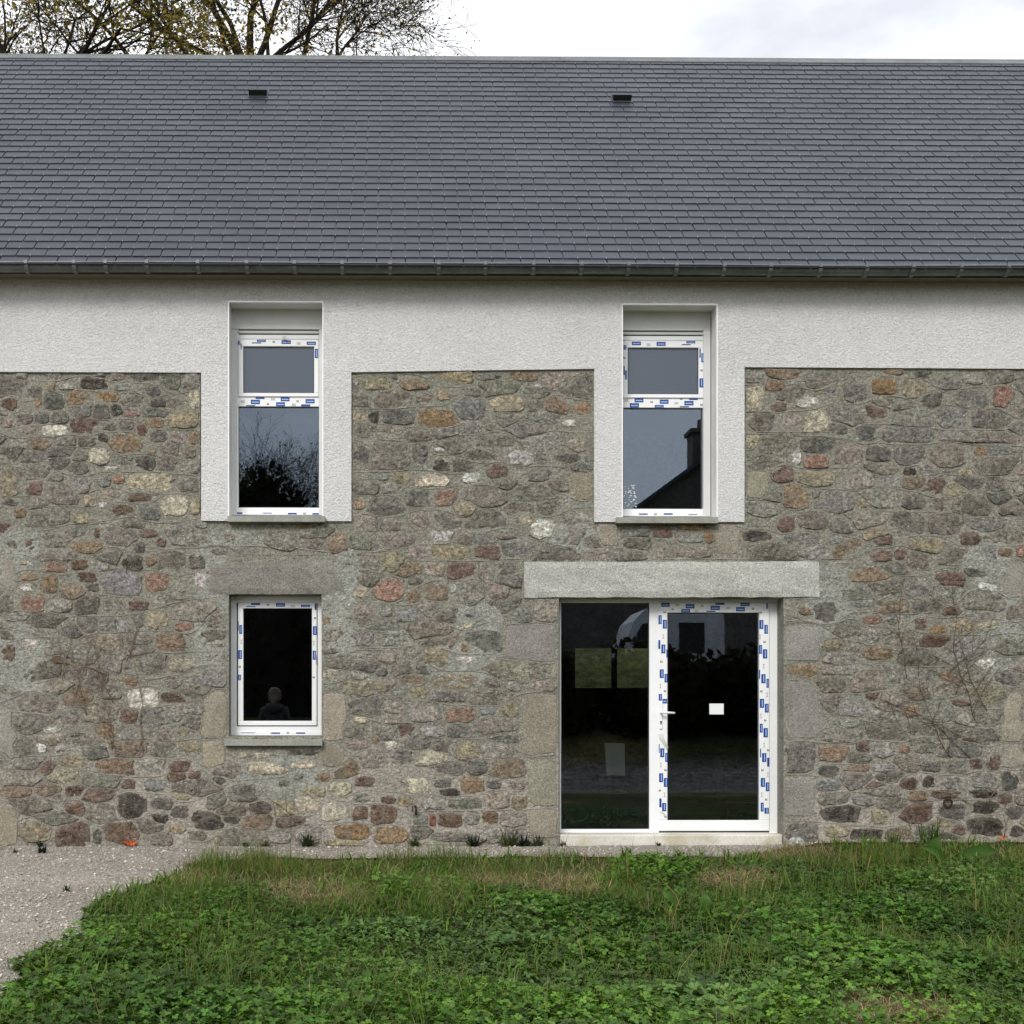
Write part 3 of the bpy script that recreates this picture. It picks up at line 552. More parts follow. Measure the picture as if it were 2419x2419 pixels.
# ------------------------------------------------------------------ roughcast render with its straight cut edges
mb = MB(); YR = -.022; zt = EAVE.z + .12
def rc(pts):   # photo-pixel outline pieces -> quad on the render plane
    q = [at(*p, YR) for p in pts]; return [(v.x, YR, v.z) for v in q]
topy = 590
G = [[(-330, 881), (475, 881)], [(475, 1230), (540.5, 1230)], None, [(762, 1231), (830, 1231)], [(830, 879), (1404, 871)], [(1404, 1233), (1471, 1233)], None, [(1693.5, 1233), (1759, 1233)], [(1759, 867), (2760, 873)]]
q0 = 713.5; colsx = [-330, 475, 540.5, 762, 830, 1404, 1471, 1693.5, 1759, 2760]; bot = [877, 880, 1230.5, 0, 0, 1231, 0, 0, 0]
def strip(x0, x1, yb0, yb1, ytop=topy):
    n_ = max(1, int((x1 - x0) / 40))
    for k in range(n_):
        u0, u1 = k / n_, (k + 1) / n_; xa, xb = x0 + (x1 - x0) * u0, x0 + (x1 - x0) * u1; ya, yb = yb0 + (yb1 - yb0) * u0, yb0 + (yb1 - yb0) * u1
        A, B, Cc, D = at(xa, ya, YR), at(xb, yb, YR), at(xb, ytop, YR), at(xa, ytop, YR)
        mb.add([A, B, Cc, D], [(0, 1, 2, 3)])
        mb.add([A, B, (B.x, .03, B.z), (A.x, .03, A.z)], [(3, 2, 1, 0)])          # underside of the coat
def vside(x, y0, y1):
    A, B = at(x, y0, YR), at(x, y1, YR); mb.add([A, B, (B.x, .03, B.z), (A.x, .03, A.z)], [(0, 1, 2, 3)])
strip(-560, 475, 876, 880); strip(475, 540.5, 1230, 1230.5); strip(540.5, 762, 713.5, 713.5); strip(762, 830, 1231, 1231)
strip(830, 1404, 879, 871); strip(1404, 1471, 1233, 1233); strip(1471, 1693.5, 719.5, 719.5); strip(1693.5, 1759, 1233, 1233); strip(1759, 3240, 867, 876)
vside(475, 880, 1230); vside(830, 879, 1231); vside(1404, 871, 1233); vside(1759, 867, 1233)
rend = mb.build('render_coat', 'render', house)
# white corner beads round the upper openings
for k in ('ul', 'ur'):
    o = OP[k]
    for (a, b) in (((o[0] - 2.2, o[1] - 2), (o[0] + .6, o[3])), ((o[2] - .6, o[1] - 2), (o[2] + 2.2, o[3])), ((o[0] + .6, o[1] - 2.2), (o[2] - .6, o[1] + .3))):
        mb = MB(); mb.pbox(a[0], a[1], b[0], b[1], YR - .003, .03); c = at(a[0], b[1], YR); mb.build('corner_bead', 'pvc', rend, c)
# ------------------------------------------------------------------ reveals, inner skin, floors, gables, back wall
for k, v in OW.items():
    mb = MB(); y0 = YR if k[0] == 'u' else .0; y1 = .5; x0, x1, z0, z1 = v; mb.col = alb(120, 117, 110)
    mb.add([(x0, y0, z0), (x0, y0, z1), (x0, y1, z1), (x0, y1, z0)], [(0, 1, 2, 3)])
    mb.add([(x1, y0, z0), (x1, y0, z1), (x1, y1, z1), (x1, y1, z0)], [(3, 2, 1, 0)])
    mb.add([(x0, y0, z1), (x1, y0, z1), (x1, y1, z1), (x0, y1, z1)], [(0, 1, 2, 3)])
    mb.add([(x0, y0 + .03, z0), (x1, y0 + .03, z0), (x1, y1, z0), (x0, y1, z0)], [(3, 2, 1, 0)])
    mb.build('reveal', 'plaster' if k[0] == 'u' else 'mortar', house, (x0, 0, z0), colors=True)
mb = MB(); sheet_with_holes(mb, HX0, HX1, -.3, EAVE.z + .1, list(OW.values()), .5); mb.build('inner_wall', 'inner', house)
bw0, bw1 = at(1349, 1635, 6.7), at(1561, 1521, 6.7); BWIN = (bw0.x, bw1.x, bw0.z, bw1.z)
lw0, lw1 = at(640, 1600, 6.7), at(760, 1480, 6.7)
mb = MB(); sheet_with_holes(mb, HX0, HX1, -.3, EAVE.z + .1, [BWIN], 6.7); sheet_with_holes(mb, HX0, HX1, -.3, EAVE.z + .1, [BWIN], HBACK)
x0, x1, z0, z1 = BWIN
for q in ([(x0, 6.7, z0), (x0, HBACK, z0), (x0, HBACK, z1), (x0, 6.7, z1)], [(x1, 6.7, z0), (x1, HBACK, z0), (x1, HBACK, z1), (x1, 6.7, z1)],
          [(x0, 6.7, z1), (x1, 6.7, z1), (x1, HBACK, z1), (x0, HBACK, z1)], [(x0, 6.7, z0), (x1, 6.7, z0), (x1, HBACK, z0), (x0, HBACK, z0)]): mb.add(q, [(0, 1, 2, 3)])
mb.build('back_wall', 'inner', house)
bwn = MB(); fw = .06
for b_ in ((x0, x0 + fw, z0, z1), (x1 - fw, x1, z0, z1), (x0 + fw, x1 - fw, z0, z0 + fw), (x0 + fw, x1 - fw, z1 - fw, z1)): bwn.box(b_[0], b_[1], 6.72, 6.78, b_[2], b_[3])
bwn = bwn.build('window', 'gasket', house, (x0, 6.7, z0), label='small two-pane window in the back wall, seen through the glazed door')
xm = at(1451, 1600, 6.72).x
mb = MB(); mb.box(xm - .04, xm + .04, 6.715, 6.785, z0 + fw, z1 - fw); mb.build('mullion', 'gasket', bwn, (xm, 6.7, z0))
for a_, b_ in ((x0 + fw, xm - .04), (xm + .04, x1 - fw)):
    mb = MB(); mb.box(a_, b_, 6.745, 6.749, z0 + fw, z1 - fw); mb.build('pane', 'glass', bwn, (a_, 6.74, z0))
mb = MB(); mb.box(HX0, HX1, .3, 6.7, -.35, .03); mb.build('floor_slab', 'floor', house)
mb = MB(); mb.box(HX0, HX1, .5, 6.7, 2.78, 2.98); mb.build('upper_floor', 'inner', house)
for xg in (HX0, HX1):
    mb = MB(); b_ = .24
    P = [(0, -.3), (HBACK, -.3), (HBACK, EAVE.z), (RIDGE.y, RIDGE.z - .08), (0, EAVE.z + .12)]
    x_a, x_b = (xg - b_, xg) if xg == HX0 else (xg, xg + b_)
    vs = [(x_a, *p) for p in P] + [(x_b, *p) for p in P]
    mb.add(vs, [tuple(range(5)), tuple(range(9, 4, -1))] + [(i, i + 5, (i + 1) % 5 + 5, (i + 1) % 5) for i in range(5)]); mb.build('gable_wall', 'darkstone', house)
# door step of worn pale stone
mb = MB(); mb.col = (1, 1, 1)
a, b = at(1320.5, 1997, .03), at(1850, 1971.5, .03); mb.cbox(a.x, b.x, .03, .30, -.12, b.z, .012); mb.build('door_step', 'step', house, (a.x, 0, 0))

# ------------------------------------------------------------------ roof: boards, slates, hooks, ridge, vents
mb = MB(); RX0, RX1 = HX0 - .3, HX1 + .3
nseg = 40
for k in range(nseg):
    xa, xb = RX0 + (RX1 - RX0) * k / nseg, RX0 + (RX1 - RX0) * (k + 1) / nseg
    mb.add([roofp(xa, -.09, -.035), roofp(xb, -.09, -.035), roofp(xb, SL, -.035), roofp(xa, SL, -.035)], [(0, 1, 2, 3)])
bk = Vector((0, 2 * RIDGE.y - EAVE.y, EAVE.z))
mb.add([(RX0, RIDGE.y, RIDGE.z), (RX1, RIDGE.y, RIDGE.z), (RX1, bk.y, bk.z), (RX0, bk.y, bk.z)], [(0, 1, 2, 3)]); mb.col = (.05, .053, .06)
mb.c = [(.05, .053, .06)] * len(mb.v)
roof = mb.build('roof', 'slate', house, colors=True)
NROW = 35; PE = SL / NROW; SW = .2425; GAP = .0085
allsl = MB(); hooks = MB(); nind = 0; x_off = at(720, 600, -.22).x
def slate_geo(mb, xc, s, jit):
    w = SW / 2 - GAP / 2; ln = .27; hb, ht = .0160, .0015; th = .0088
    vs = []
    for (u, ss, h) in ((-w, 0, hb - th), (w, 0, hb - th), (w, ln, ht - th), (-w, ln, ht - th), (-w, 0, hb), (w, 0, hb), (w, ln, ht), (-w, ln, ht)):
        vs.append(roofp(xc + u + jit[1] * ss, s + ss + jit[2] * u, h + jit[0] * (1 if ss == 0 else 0)))
    mb.add(vs, [(3, 2, 1, 0), (4, 5, 6, 7), (0, 1, 5, 4), (1, 2, 6, 5), (2, 3, 7, 6), (3, 0, 4, 7)])
for r in range(-1, NROW):
    s = r * PE - (.0 if r >= 0 else -.0) + .0035 * math.sin(r * 1.7)
    xx = RX0 + SW / 2 + ((r % 2) * SW / 2) - ((RX0 - x_off) % SW)
    while xx < RX1:
        c_ = np.array([.031, .0365, .049]) * random.uniform(.96, 1.04)
        c_ = c_ * (np.array([1.05, .98, 1.04]) if random.random() < .3 else np.array([.97, 1.0, 1.02]))
        jit = (random.uniform(-.0005, .0010), random.uniform(-.004, .004), random.uniform(-.008, .008))
        p_x = float(proj(xx, EAVE.y + sdv.y * s, EAVE.z + sdv.z * s)[0])
        ind = 0 <= r and nind < 300 and -10 < p_x < 2430
        mb = MB() if ind else allsl
        mb.col = tuple(c_); slate_geo(mb, xx + random.uniform(-.002, .002), s, jit)
        if ind: nind += 1; mb.build('slate', 'slate', roof, roofp(xx, s, 0), colors=True)
        if r >= 0:
            b0 = roofp(xx, s - .006, .010); w = .0017
            vs = [roofp(xx + u, s + ss, h) for u, ss, h in ((-w, -.007, .004), (w, -.007, .004), (w, .020, .0155), (-w, .020, .0155), (-w, -.007, .0155), (w, -.007, .0155), (w, .022, .019), (-w, .022, .019))]
            hooks.add(vs, [(0, 1, 5, 4), (4, 5, 6, 7), (1, 2, 6, 5), (3, 0, 4, 7)])
        xx += SW
allsl.build('upper_slates', 'slate', roof, colors=True, kind='stuff')
hooks.build('slate_hooks', 'hook', roof, kind='stuff')
mb = MB(); prof = [(-.075, -.006), (-.072, .006), (-.055, .010), (-.03, .034), (0, .042), (.03, .034), (.06, .012), (.15, -.1)]
vs = []; ns = 60
for k in range(ns + 1):
    x = RX0 + (RX1 - RX0) * k / ns; base = roofp(x, SL, 0)
    for (u, h) in prof:
        q = base + (sdv * u if u < 0 else Vector((0, u, -u * 1.0 if u > .06 else 0))) + Vector((0, 0, h if u > -.05 else 0)) + (nrmv * (h + .012) if u <= -.05 else Vector())
        vs.append(q)
m_ = len(prof); mb.add(vs, [(k * m_ + j, (k + 1) * m_ + j, (k + 1) * m_ + j + 1, k * m_ + j + 1) for k in range(ns) for j in range(m_ - 1)])
ridge = mb.build('ridge_cap', 'zinc', house, smooth=False)
for (xa, ya, xb, yb) in ((589, 219, 632, 236), (1447, 226, 1489, 243)):
    pc = None; s = (at(0, (ya + yb) / 2, 2.5).z - EAVE.z) / sdv.z
    # find the slope distance whose centre shows at this height
    for _ in range(60):
        q = roofp(0, s); yy = float(proj(q.x, q.y, q.z)[1]); s += (yy - (ya + yb) / 2) * .004
    q = roofp(0, s); xc = at((xa + xb) / 2, 0, q.y).x; wd = at(xb, 0, q.y).x - at(xa, 0, q.y).x
    mb = MB(); w = wd / 2
    def pt(u, ss, h): return roofp(xc + u, s + ss, h)
    vs = [pt(-w * 1.12, -.10, .017), pt(w * 1.12, -.10, .017), pt(w * 1.12, .12, .017), pt(-w * 1.12, .12, .017)]
    mb.add(vs, [(0, 1, 2, 3)])
    vent = mb.build('roof_vent', 'slate', roof, roofp(xc, s, 0), colors=False)
    me = vent.data; ca = me.color_attributes.new('Col', 'FLOAT_COLOR', 'POINT'); ca.data.foreach_set('color', [.04, .042, .05, 1] * 4)
    mb = MB(); A = [pt(-w, -.05, .018), pt(w, -.05, .018), pt(w, .10, .018), pt(-w, .10, .018), pt(-w, -.05, .075), pt(w, -.05, .075), pt(w * .9, .10, .028), pt(-w * .9, .10, .028)]
    mb.add(A, [(4, 5, 6, 7), (0, 1, 5, 4), (1, 2, 6, 5), (3, 0, 4, 7), (2, 3, 7, 6)])
    for k in range(5):
        u = -w + (k + .5) * wd / 5; mb.add([pt(u - .006, -.056, .022), pt(u + .006, -.056, .022), pt(u + .006, -.056, .072), pt(u - .006, -.056, .072)], [(0, 1, 2, 3)])
        mb.add([pt(u - .006, -.056, .072), pt(u + .006, -.056, .072), pt(u + .006, .06, .05), pt(u - .006, .06, .05)], [(0, 1, 2, 3)])
    c_ = mb.build('roof_vent_cowl', 'black', roof, roofp(xc, s, 0))
# ------------------------------------------------------------------ gutter
GC = -.262; gtop = at(940, 619, GC - .085).z; gbot = at(940, 645.5, GC).z; GR = min(.1, gtop - gbot)
prof = [(math.cos(a), math.sin(a)) for a in np.linspace(0, -math.pi, 15)]
mb = MB(); vs = []; xs_ = np.linspace(RX0, RX1, 50)
def gz_off(x): return .006 * math.sin(x * 1.3) * math.sin(x * .37)
for x in xs_:
    for c_, s_ in prof: vs.append((x, GC + GR * .92 * c_, gtop + GR * s_ + gz_off(x)))
m_ = len(prof); mb.add(vs, [(k * m_ + j, k * m_ + j + 1, (k + 1) * m_ + j + 1, (k + 1) * m_ + j) for k in range(len(xs_) - 1) for j in range(m_ - 1)])
mb.tube([(x, GC - GR * .92, gtop + gz_off(x)) for x in xs_], .0085, 8)
gut = mb.build('gutter', 'zinc', house, smooth=True)
for i_, px in enumerate([-150, -40, 66, 179, 253, 350, 470, 585, 697, 809, 922, 1036, 1146, 1259, 1372, 1482, 1595, 1707, 1816, 1933, 2042, 2151, 2264, 2375, 2490]):
    x = at(px, 630, GC).x; mb = MB(); vs = []; w = .016; zo = gz_off(x)
    for c_, s_ in prof[2:]:
        for u in (-w, w): vs.append((x + u, GC + (GR * .92 + .011) * c_, gtop + (GR + .011) * s_ + zo))
    mb.add(vs, [(2 * k, 2 * k + 1, 2 * k + 3, 2 * k + 2) for k in range(len(prof) - 3)])
    vs2 = [(v[0], GC + (v[1] - GC) * .86, gtop + zo + (v[2] - gtop - zo) * .86) for v in vs]
    for o_ in (0, 1): mb.add(vs[o_::2] + vs2[o_::2], [(k, k + 1, k + 1 + len(prof) - 2, k + len(prof) - 2) for k in range(len(prof) - 3)])
    yb_ = GC - GR * .92
    mb.box(x - w * .9, x + w * .9, yb_ - .014, yb_ + .012, gtop + zo - .012, gtop + zo + .016)
    mb.build('gutter_bracket', 'strap', gut, (x, GC, gtop))
mb = MB(); mb.box(RX0, RX1, -.185, -.165, gtop - GR * .9, EAVE.z - .03); mb.build('fascia_board', 'soffit', house)
mb = MB(); mb.box(RX0, RX1, -.165, .4, gtop - GR * .62, gtop - GR * .62 + .02); mb.build('soffit_board', 'soffit', house)
# ================================================================== WINDOWS AND DOOR
def ring(mb, o, i, Y, depth, b=.004):
    """frame of four bars between outer and inner photo-pixel rectangles"""
    mb.pbox(o[0], o[1], o[2], i[1], Y, depth, b); mb.pbox(o[0], i[3], o[2], o[3], Y, depth, b)
    mb.pbox(o[0], i[1], i[0], i[3], Y, depth, b); mb.pbox(i[2], i[1], o[2], i[3], Y, depth, b)
def part(name, matn, parent, rects, Y, depth, b=0, **k):
    mb = MB()
    for r in rects: mb.pbox(*r, Y, depth, b)
    c = at(rects[0][0], rects[0][3], Y); return mb.build(name, matn, parent, c, **k)
def ringpart(name, matn, parent, o, i, Y, depth, b=.004):
    mb = MB(); ring(mb, o, i, Y, depth, b); return mb.build(name, matn, parent, at(o[0], o[3], Y))
def prints(parent, Y, ox, oy, s, blue, grey, dark, vert, clip=None):
    """the printing on the protective film: blue blocks, grey boxes, small black marks"""
    for (x, y, w, h) in blue:
        x0, x1, y0, y1 = ox + (x - w / 2) / s, ox + (x + w / 2) / s, oy + (y - h / 2) / s, oy + (y + h / 2) / s
        mb = MB(); mb.pbox(x0, y0, x1, y1, Y - .0012, .0012)
        lw, lh = x1 - x0, y1 - y0
        if min(lw, lh) > 5.2:
            mx_, my_ = (x0 + x1) / 2, (y0 + y1) / 2
            if lw > lh: a, b = lw * .38, lh * .13; my_ += lh * .05
            else: a, b = lw * .13, lh * .38; mx_ += lw * .08
            mb.pbox(mx_ - a, my_ - b, mx_ + a, my_ + b, Y - .0019, .0006, mi=1)
        mb.build('film_label', ['blue', 'lightblue'], parent, at(x0, y1, Y))
    for (x, y) in grey:
        v = vert(x, y); a, b = ((4.2, 8) if v else (8, 4.2)); X_, Y_ = ox + x / s, oy + y / s; mb = MB(); a *= .62; b *= .62
        mb.pbox(X_ - a, Y_ - b, X_ + a, Y_ - b + .9, Y - .001, .0009); mb.pbox(X_ - a, Y_ + b - .9, X_ + a, Y_ + b, Y - .001, .0009)
        for u in (-.6, 0, .6):
            if v: mb.pbox(X_ - 1.2, Y_ + u * b - .8, X_ + 1.4, Y_ + u * b + .8, Y - .001, .0009)
            else: mb.pbox(X_ + u * a - .8, Y_ - 1.2, X_ + u * a + .8, Y_ + 1.4, Y - .001, .0009)
        mb.build('film_mark', 'printgrey', parent, at(X_, Y_, Y))
    for (x, y) in dark:
        X_, Y_ = ox + x / s, oy + y / s; mb = MB()
        mb.pbox(X_ - 2.6, Y_ - 2.2, X_ - .9, Y_ + 2.2, Y - .001, .0009); mb.pbox(X_ - .6, Y_ + .8, X_ + 2.4, Y_ + 2.2, Y - .001, .0009); mb.pbox(X_ + .8, Y_ - 2.2, X_ + 2.4, Y_ + .4, Y - .001, .0009)
        mb.build('film_mark', 'printdark', parent, at(X_, Y_, Y))
def film_curl(parent, pts, width, Y):
    mb = MB(); vs = []
    for k, (px, py, out) in enumerate(pts):
        P = at(px, py, Y - out); w = width * (1 - .75 * k / (len(pts) - 1)); vs += [(P.x - w, P.y, P.z), (P.x + w, P.y - .006, P.z + .004)]
    mb.add(vs, [(2 * k, 2 * k + 1, 2 * k + 3, 2 * k + 2) for k in range(len(pts) - 1)]); mb.build('peeling_film', 'film', parent, at(pts[0][0], pts[0][1], Y), smooth=True)
def upper_window(dx, dy, label, blue, grey, dark, o4, curls):
    def s_(r): return (r[0] + dx, r[1] + dy, r[2] + dx, r[3] + dy)
    mb = MB()
    for r in ((557, 777, 563.2, 1199.3), (753.8, 777, 760, 1199.3), (557, 1199.3, 760, 1216), (563.2, 791, 753.8, 800.4), (563.2, 938, 753.8, 960)): mb.pbox(*s_(r), .2, .07, .003)
    w = mb.build('window', 'pvc', house, at(557 + dx, 1216 + dy, .2)); w['label'] = label
    part('shutter_box', 'pvc_grey', w, [s_((546.5, 729, 770.5, 777))], .187, .25, .003)
    part('guide_rail', 'pvc_grey', w, [s_((546.8, 777.6, 559, 1217))], .180, .08, .003); part('guide_rail', 'pvc_grey', w, [s_((753.4, 777.6, 770.2, 1217))], .180, .08, .003)
    part('shutter_slat', 'pvc_grey', w, [s_((559.4, 781.6, 753, 786.9))], .196, .02, .002)
    part('shadow_gap', 'gasket', w, [s_((559, 777.3, 754, 803))], .262, .02)
    sash = ringpart('sash', 'pvc', w, s_((562.8, 802, 753, 936.6)), s_((574.5, 817.8, 742, 928.3)), .186, .06)
    ringpart('gasket', 'gasket', w, s_((573.6, 816.9, 742.9, 929.2)), s_((576, 819.4, 740.6, 927.4)), .206, .01, 0)
    part('pane', 'frost', w, [s_((573, 816, 743.5, 930))], .214, .004)
    ringpart('gasket', 'gasket', w, s_((563, 959.6, 754, 1199.6)), s_((564.6, 961.8, 752.4, 1198.2)), .222, .01, 0)
    part('pane', 'glass', w, [s_((562.6, 959.8, 754.2, 1199.6))], .230, .004)
    s, ox, oy = o4
    top = [q for q in blue if q[1] < 850]; low = [q for q in blue if q[1] >= 850]
    prints(w, .1855, ox, oy, s, top, [g for g in grey if g[1] < 850], [g for g in dark if g[1] < 850], lambda x, y: False)
    prints(w, .1995, ox, oy, s, low, [g for g in grey if g[1] >= 850], [g for g in dark if g[1] >= 850], lambda x, y: False)
    for c_ in curls: film_curl(w, *c_)
    sl = MB(); a, b = at(537.5 + dx * 1.0148 - 3 if dx else 537.5, 1232 + dy, -.075), at(767.5 if not dx else 1697, 1219 + dy, -.075)
    sl.add([(a.x, -.075, a.z), (b.x, -.075, a.z), (b.x, -.075, b.z), (a.x, -.075, b.z), (a.x, .22, a.z - .0), (b.x, .22, a.z), (b.x, .22, b.z + .008), (a.x, .22, b.z + .008)],
           [(0, 1, 2, 3), (3, 2, 6, 7), (1, 5, 6, 2), (0, 3, 7, 4), (0, 4, 5, 1)])
    sl.build('window_sill', 'sill', house, (a.x, 0, a.z))
    return w
upper_window(0, 0, 'upper window on the left, its lower pane reflecting a bare tree',
    [(336,397,72,18),(297,414,76,8),(538,407,76,30),(743,417,74,26),(155,412,18,30),(171,443,8,45),(785,500,26,76),(325,864,72,14),(287,895,74,36),(492,914,72,34),(530,873,72,32),(733,889,74,34),(697,923,74,16),(250,925,72,8),(143,1801,76,12),(385,1801,74,6),(588,1805,72,12),(790,1807,74,12)],
    [(640,418),(185,893),(430,872),(600,918)], [(437,405),(390,912),(632,888),(688,1803)], (3.45, 520, 690),
    [([(672, 795, .0), (671, 799, .02), (676, 802, .03), (681, 801, .04)], .018, .186)])
upper_window(908.5, 3, 'upper window on the right, its lower pane reflecting a gable with chimney',
    [(218,418,74,30),(420,422,74,32),(662,408,72,18),(625,428,72,8),(126,450,22,36),(119,638,10,74),(134,675,14,74),(738,497,10,74),(757,535,18,74),(748,740,30,74),(240,881,72,34),(202,923,74,36),(445,893,72,34),(405,930,72,20),(685,871,70,16),(647,905,74,36),(610,934,74,8),(275,1809,72,10),(478,1808,74,12),(680,1812,72,5)],
    [(318,428),(545,905),(136,882)], [(122,534),(750,638),(343,895),(585,870),(750,918),(375,1808)], (3.45, 1440, 690), [])
# ground-floor window
mb = MB(); ring(mb, (544, 1408, 761, 1737), (559, 1424, 750, 1716), .15, .07); mb.pbox(545, 1728.5, 760, 1737, .143, .007)
w = mb.build('window', 'pvc', house, at(545, 1737, .15)); w['label'] = 'dark ground-floor window below the speckled lintel'
ringpart('sash', 'pvc', w, (562, 1424, 748.5, 1714), (574.6, 1437, 737, 1703), .138, .06)
ringpart('gasket', 'gasket', w, (573.8, 1436.2, 737.8, 1703.8), (575.6, 1438.2, 736, 1702), .158, .01, 0)
part('pane', 'glass', w, [(573, 1435.5, 738.6, 1704.4)], .166, .004)
prints(w, .1375, 500, 1300, 3.8625, [(400,490,82,18),(358,513,80,8),(628,498,82,32),(856,507,82,22),(948,516,16,56),(265,722,26,82),(244,690,6,82),(259,951,34,80),(255,1160,26,50),(941,732,34,80),(936,957,28,82),(957,1000,5,82)],
       [(742,510),(270,835),(932,845)], [(515,497),(257,1062),(942,618),(932,1158)], lambda x, y: y > 600)
prints(w, .1425, 500, 1300, 3.8625, [(583,1668,82,12),(812,1667,82,12),(330,1665,130,5)], [], [(697,1664)], lambda x, y: False)
sl = MB(); a, b = at(530, 1761.5, -.055), at(761, 1749, -.055)
sl.add([(a.x, -.055, a.z), (b.x, -.055, a.z), (b.x, -.055, b.z), (a.x, -.055, b.z), (a.x, .16, a.z), (b.x, .16, a.z), (b.x, .16, b.z + .035), (a.x, .16, b.z + .035)],
       [(0, 1, 2, 3), (3, 2, 6, 7), (1, 5, 6, 2), (0, 3, 7, 4), (0, 4, 5, 1)])
sl.build('window_sill', 'sill', house, (a.x, 0, a.z))
# glazed door: fixed light on the left, leaf with handle on the right
mb = MB(); YD = .165
for r in ((1321, 1413, 1838, 1424), (1321, 1424, 1325.5, 1959), (1534, 1424, 1557, 1968), (1817.5, 1424, 1837, 1971), (1321, 1958.7, 1534, 1968), (1557, 1967, 1817.5, 1971)): mb.pbox(*r, YD, .07, .004)
door = mb.build('glazed_door', 'pvc', house, at(1321, 1971, YD)); door['label'] = 'white glazed entrance door with a fixed side light'
ringpart('gasket', 'gasket', door, (1325.2, 1423.6, 1534.4, 1959), (1327, 1425.6, 1532.8, 1957.4), YD + .02, .01, 0)
part('pane', 'glass', door, [(1324.5, 1423, 1535, 1959.5)], YD + .03, .004)
LEAF = (1556.6, 1423.6, 1818, 1963.4)
ringpart('door_leaf', 'pvc', door, LEAF, (1577, 1447, 1794, 1937.6), YD - .012, .062, .005)
ringpart('gasket', 'gasket', door, (1576, 1446, 1795, 1938.4), (1578.6, 1449, 1792.4, 1936.4), YD + .010, .01, 0)
part('pane', 'glass', door, [(1575, 1445, 1796, 1939)], YD + .020, .004)
part('threshold_gap', 'gasket', door, [(1558, 1963, 1817, 1967.4)], YD + .01, .05)
YL = YD - .0125
prints(door, YL, 1300, 1400, 3.168,
  [(822,202,24,66),(857,236,30,66),(816,388,14,66),(846,421,30,66),(873,455,8,60),(834,606,30,64),(866,640,22,64),(824,783,24,50),(857,812,34,34),(838,1198,30,66),(869,1233,18,66),(815,1165,6,66),(829,1385,30,66),(865,1420,30,66),(824,1573,16,66),(852,1605,30,62),
   (1580,238,30,66),(1615,274,26,66),(1574,424,22,66),(1607,458,32,68),(1566,610,8,66),(1595,644,32,68),(1627,678,18,66),(1584,828,32,66),(1620,864,28,66),(1579,1014,22,66),(1612,1048,32,68),(1574,1200,8,66),(1601,1234,32,66),(1631,1268,16,66),(1591,1420,32,66),(1626,1453,26,66),(1586,1605,22,66),(1619,1632,32,44),(1622,100,10,42),
   (862,91,62,30),(1046,102,66,32),(1013,135,66,24),(1269,84,68,14),(1234,114,68,32),(1202,140,66,8),(1457,88,68,26),(1423,124,66,32)],
  [(846,328),(823,699),(826,1290),(855,1512),(952,92),(1330,115),(1095,138),(1570,330),(1597,550),(1622,765),(1576,922),(1600,1142),(1628,1362),(1582,1512)],
  [(832,516),(858,736),(862,1328),(820,1480),(863,1677),(916,125),(1138,98),(1516,120),(856,145),(1576,148),(1604,368),(1580,738),(1608,956),(1632,1178),(1588,1328),(1616,1548)], lambda x, y: y > 160)
film_curl(door, [(1560, 1733, .0), (1562, 1742, .012), (1568, 1752, .02), (1574, 1762, .024), (1577, 1768, .02)], .022, YL)
film_curl(door, [(1560, 1918, .0), (1566, 1921, .01), (1571, 1926, .012)], .012, YL)
# handle: back plate, lever, keyhole
mb = MB(); a, b = at(1557.5, 1722, YL), at(1564.5, 1660, YL)
mb.cbox(a.x, b.x, YL - .012, YL, a.z, b.z, .004); hp = mb.build('handle_plate', 'pvc', door, (a.x, YL, a.z))
mb = MB(); p0 = at(1561, 1683, YL - .012); p1 = at(1594, 1684.5, YL - .05)
mb.tube([p0, p0 + Vector((0, -.04, 0)), p0 + Vector((.02, -.048, 0)), p1], [.011, .011, .0105, .0095], 10); mb.build('handle', 'pvc', door, p0, smooth=True)
mb = MB(); k0 = at(1561.5, 1707, YL - .0125); mb.tube([k0 + Vector((0, .004, .006)), k0 + Vector((0, -.001, .006))], .009, 10); mb.box(k0.x - .005, k0.x + .005, k0.y - .001, k0.y + .002, k0.z - .016, k0.z); mb.build('keyhole', 'gasket', door, k0)
part('notice', 'paper', door, [(1675.8, 1662, 1709.6, 1687.6)], YD + .0185, .0012, label='small blank white notice stuck on the door glass')
# plastic bag pattern stuck low in the right upper window
mb = MB(); random.seed(5)
for _ in range(46):
    px, py = random.uniform(1472, 1503), random.uniform(1146, 1199); P = at(px, py, .2275); r = random.uniform(.003, .012)
    mb.add([(P.x + r * math.cos(a + random.uniform(-.4, .4)), P.y, P.z + r * .8 * math.sin(a + random.uniform(-.4, .4))) for a in (0, 1.57, 3.14, 4.71)], [(0, 1, 2, 3)])
mb.build('glass_sticker', 'paper', house, at(1488, 1170, .2275), kind='stuff')
# iron ring and rusty stub in the wall
mb = MB(); c0 = at(2239, 1897, -.02); mb.tube([c0 + Vector((.036 * math.cos(a), -.006 * math.sin(a), .036 * math.sin(a))) for a in np.linspace(.3, 6.58, 25)], .008, 8)
mb.tube([c0 + Vector((0, .05, .03)), c0 + Vector((0, -.02, .034))], .008, 8); mb.build('tether_ring', 'rust', wall, c0, smooth=True)
mb = MB(); c0 = at(981, 1911, -.01); mb.tube([c0 + Vector((0, .03, .02)), c0 + Vector((0, -.02, .02)), c0 + Vector((.006, -.03, -.01)), c0 + Vector((.004, -.02, -.05))], .011, 8); mb.build('iron_stub', 'rust', wall, c0, smooth=True)
random.seed(17)
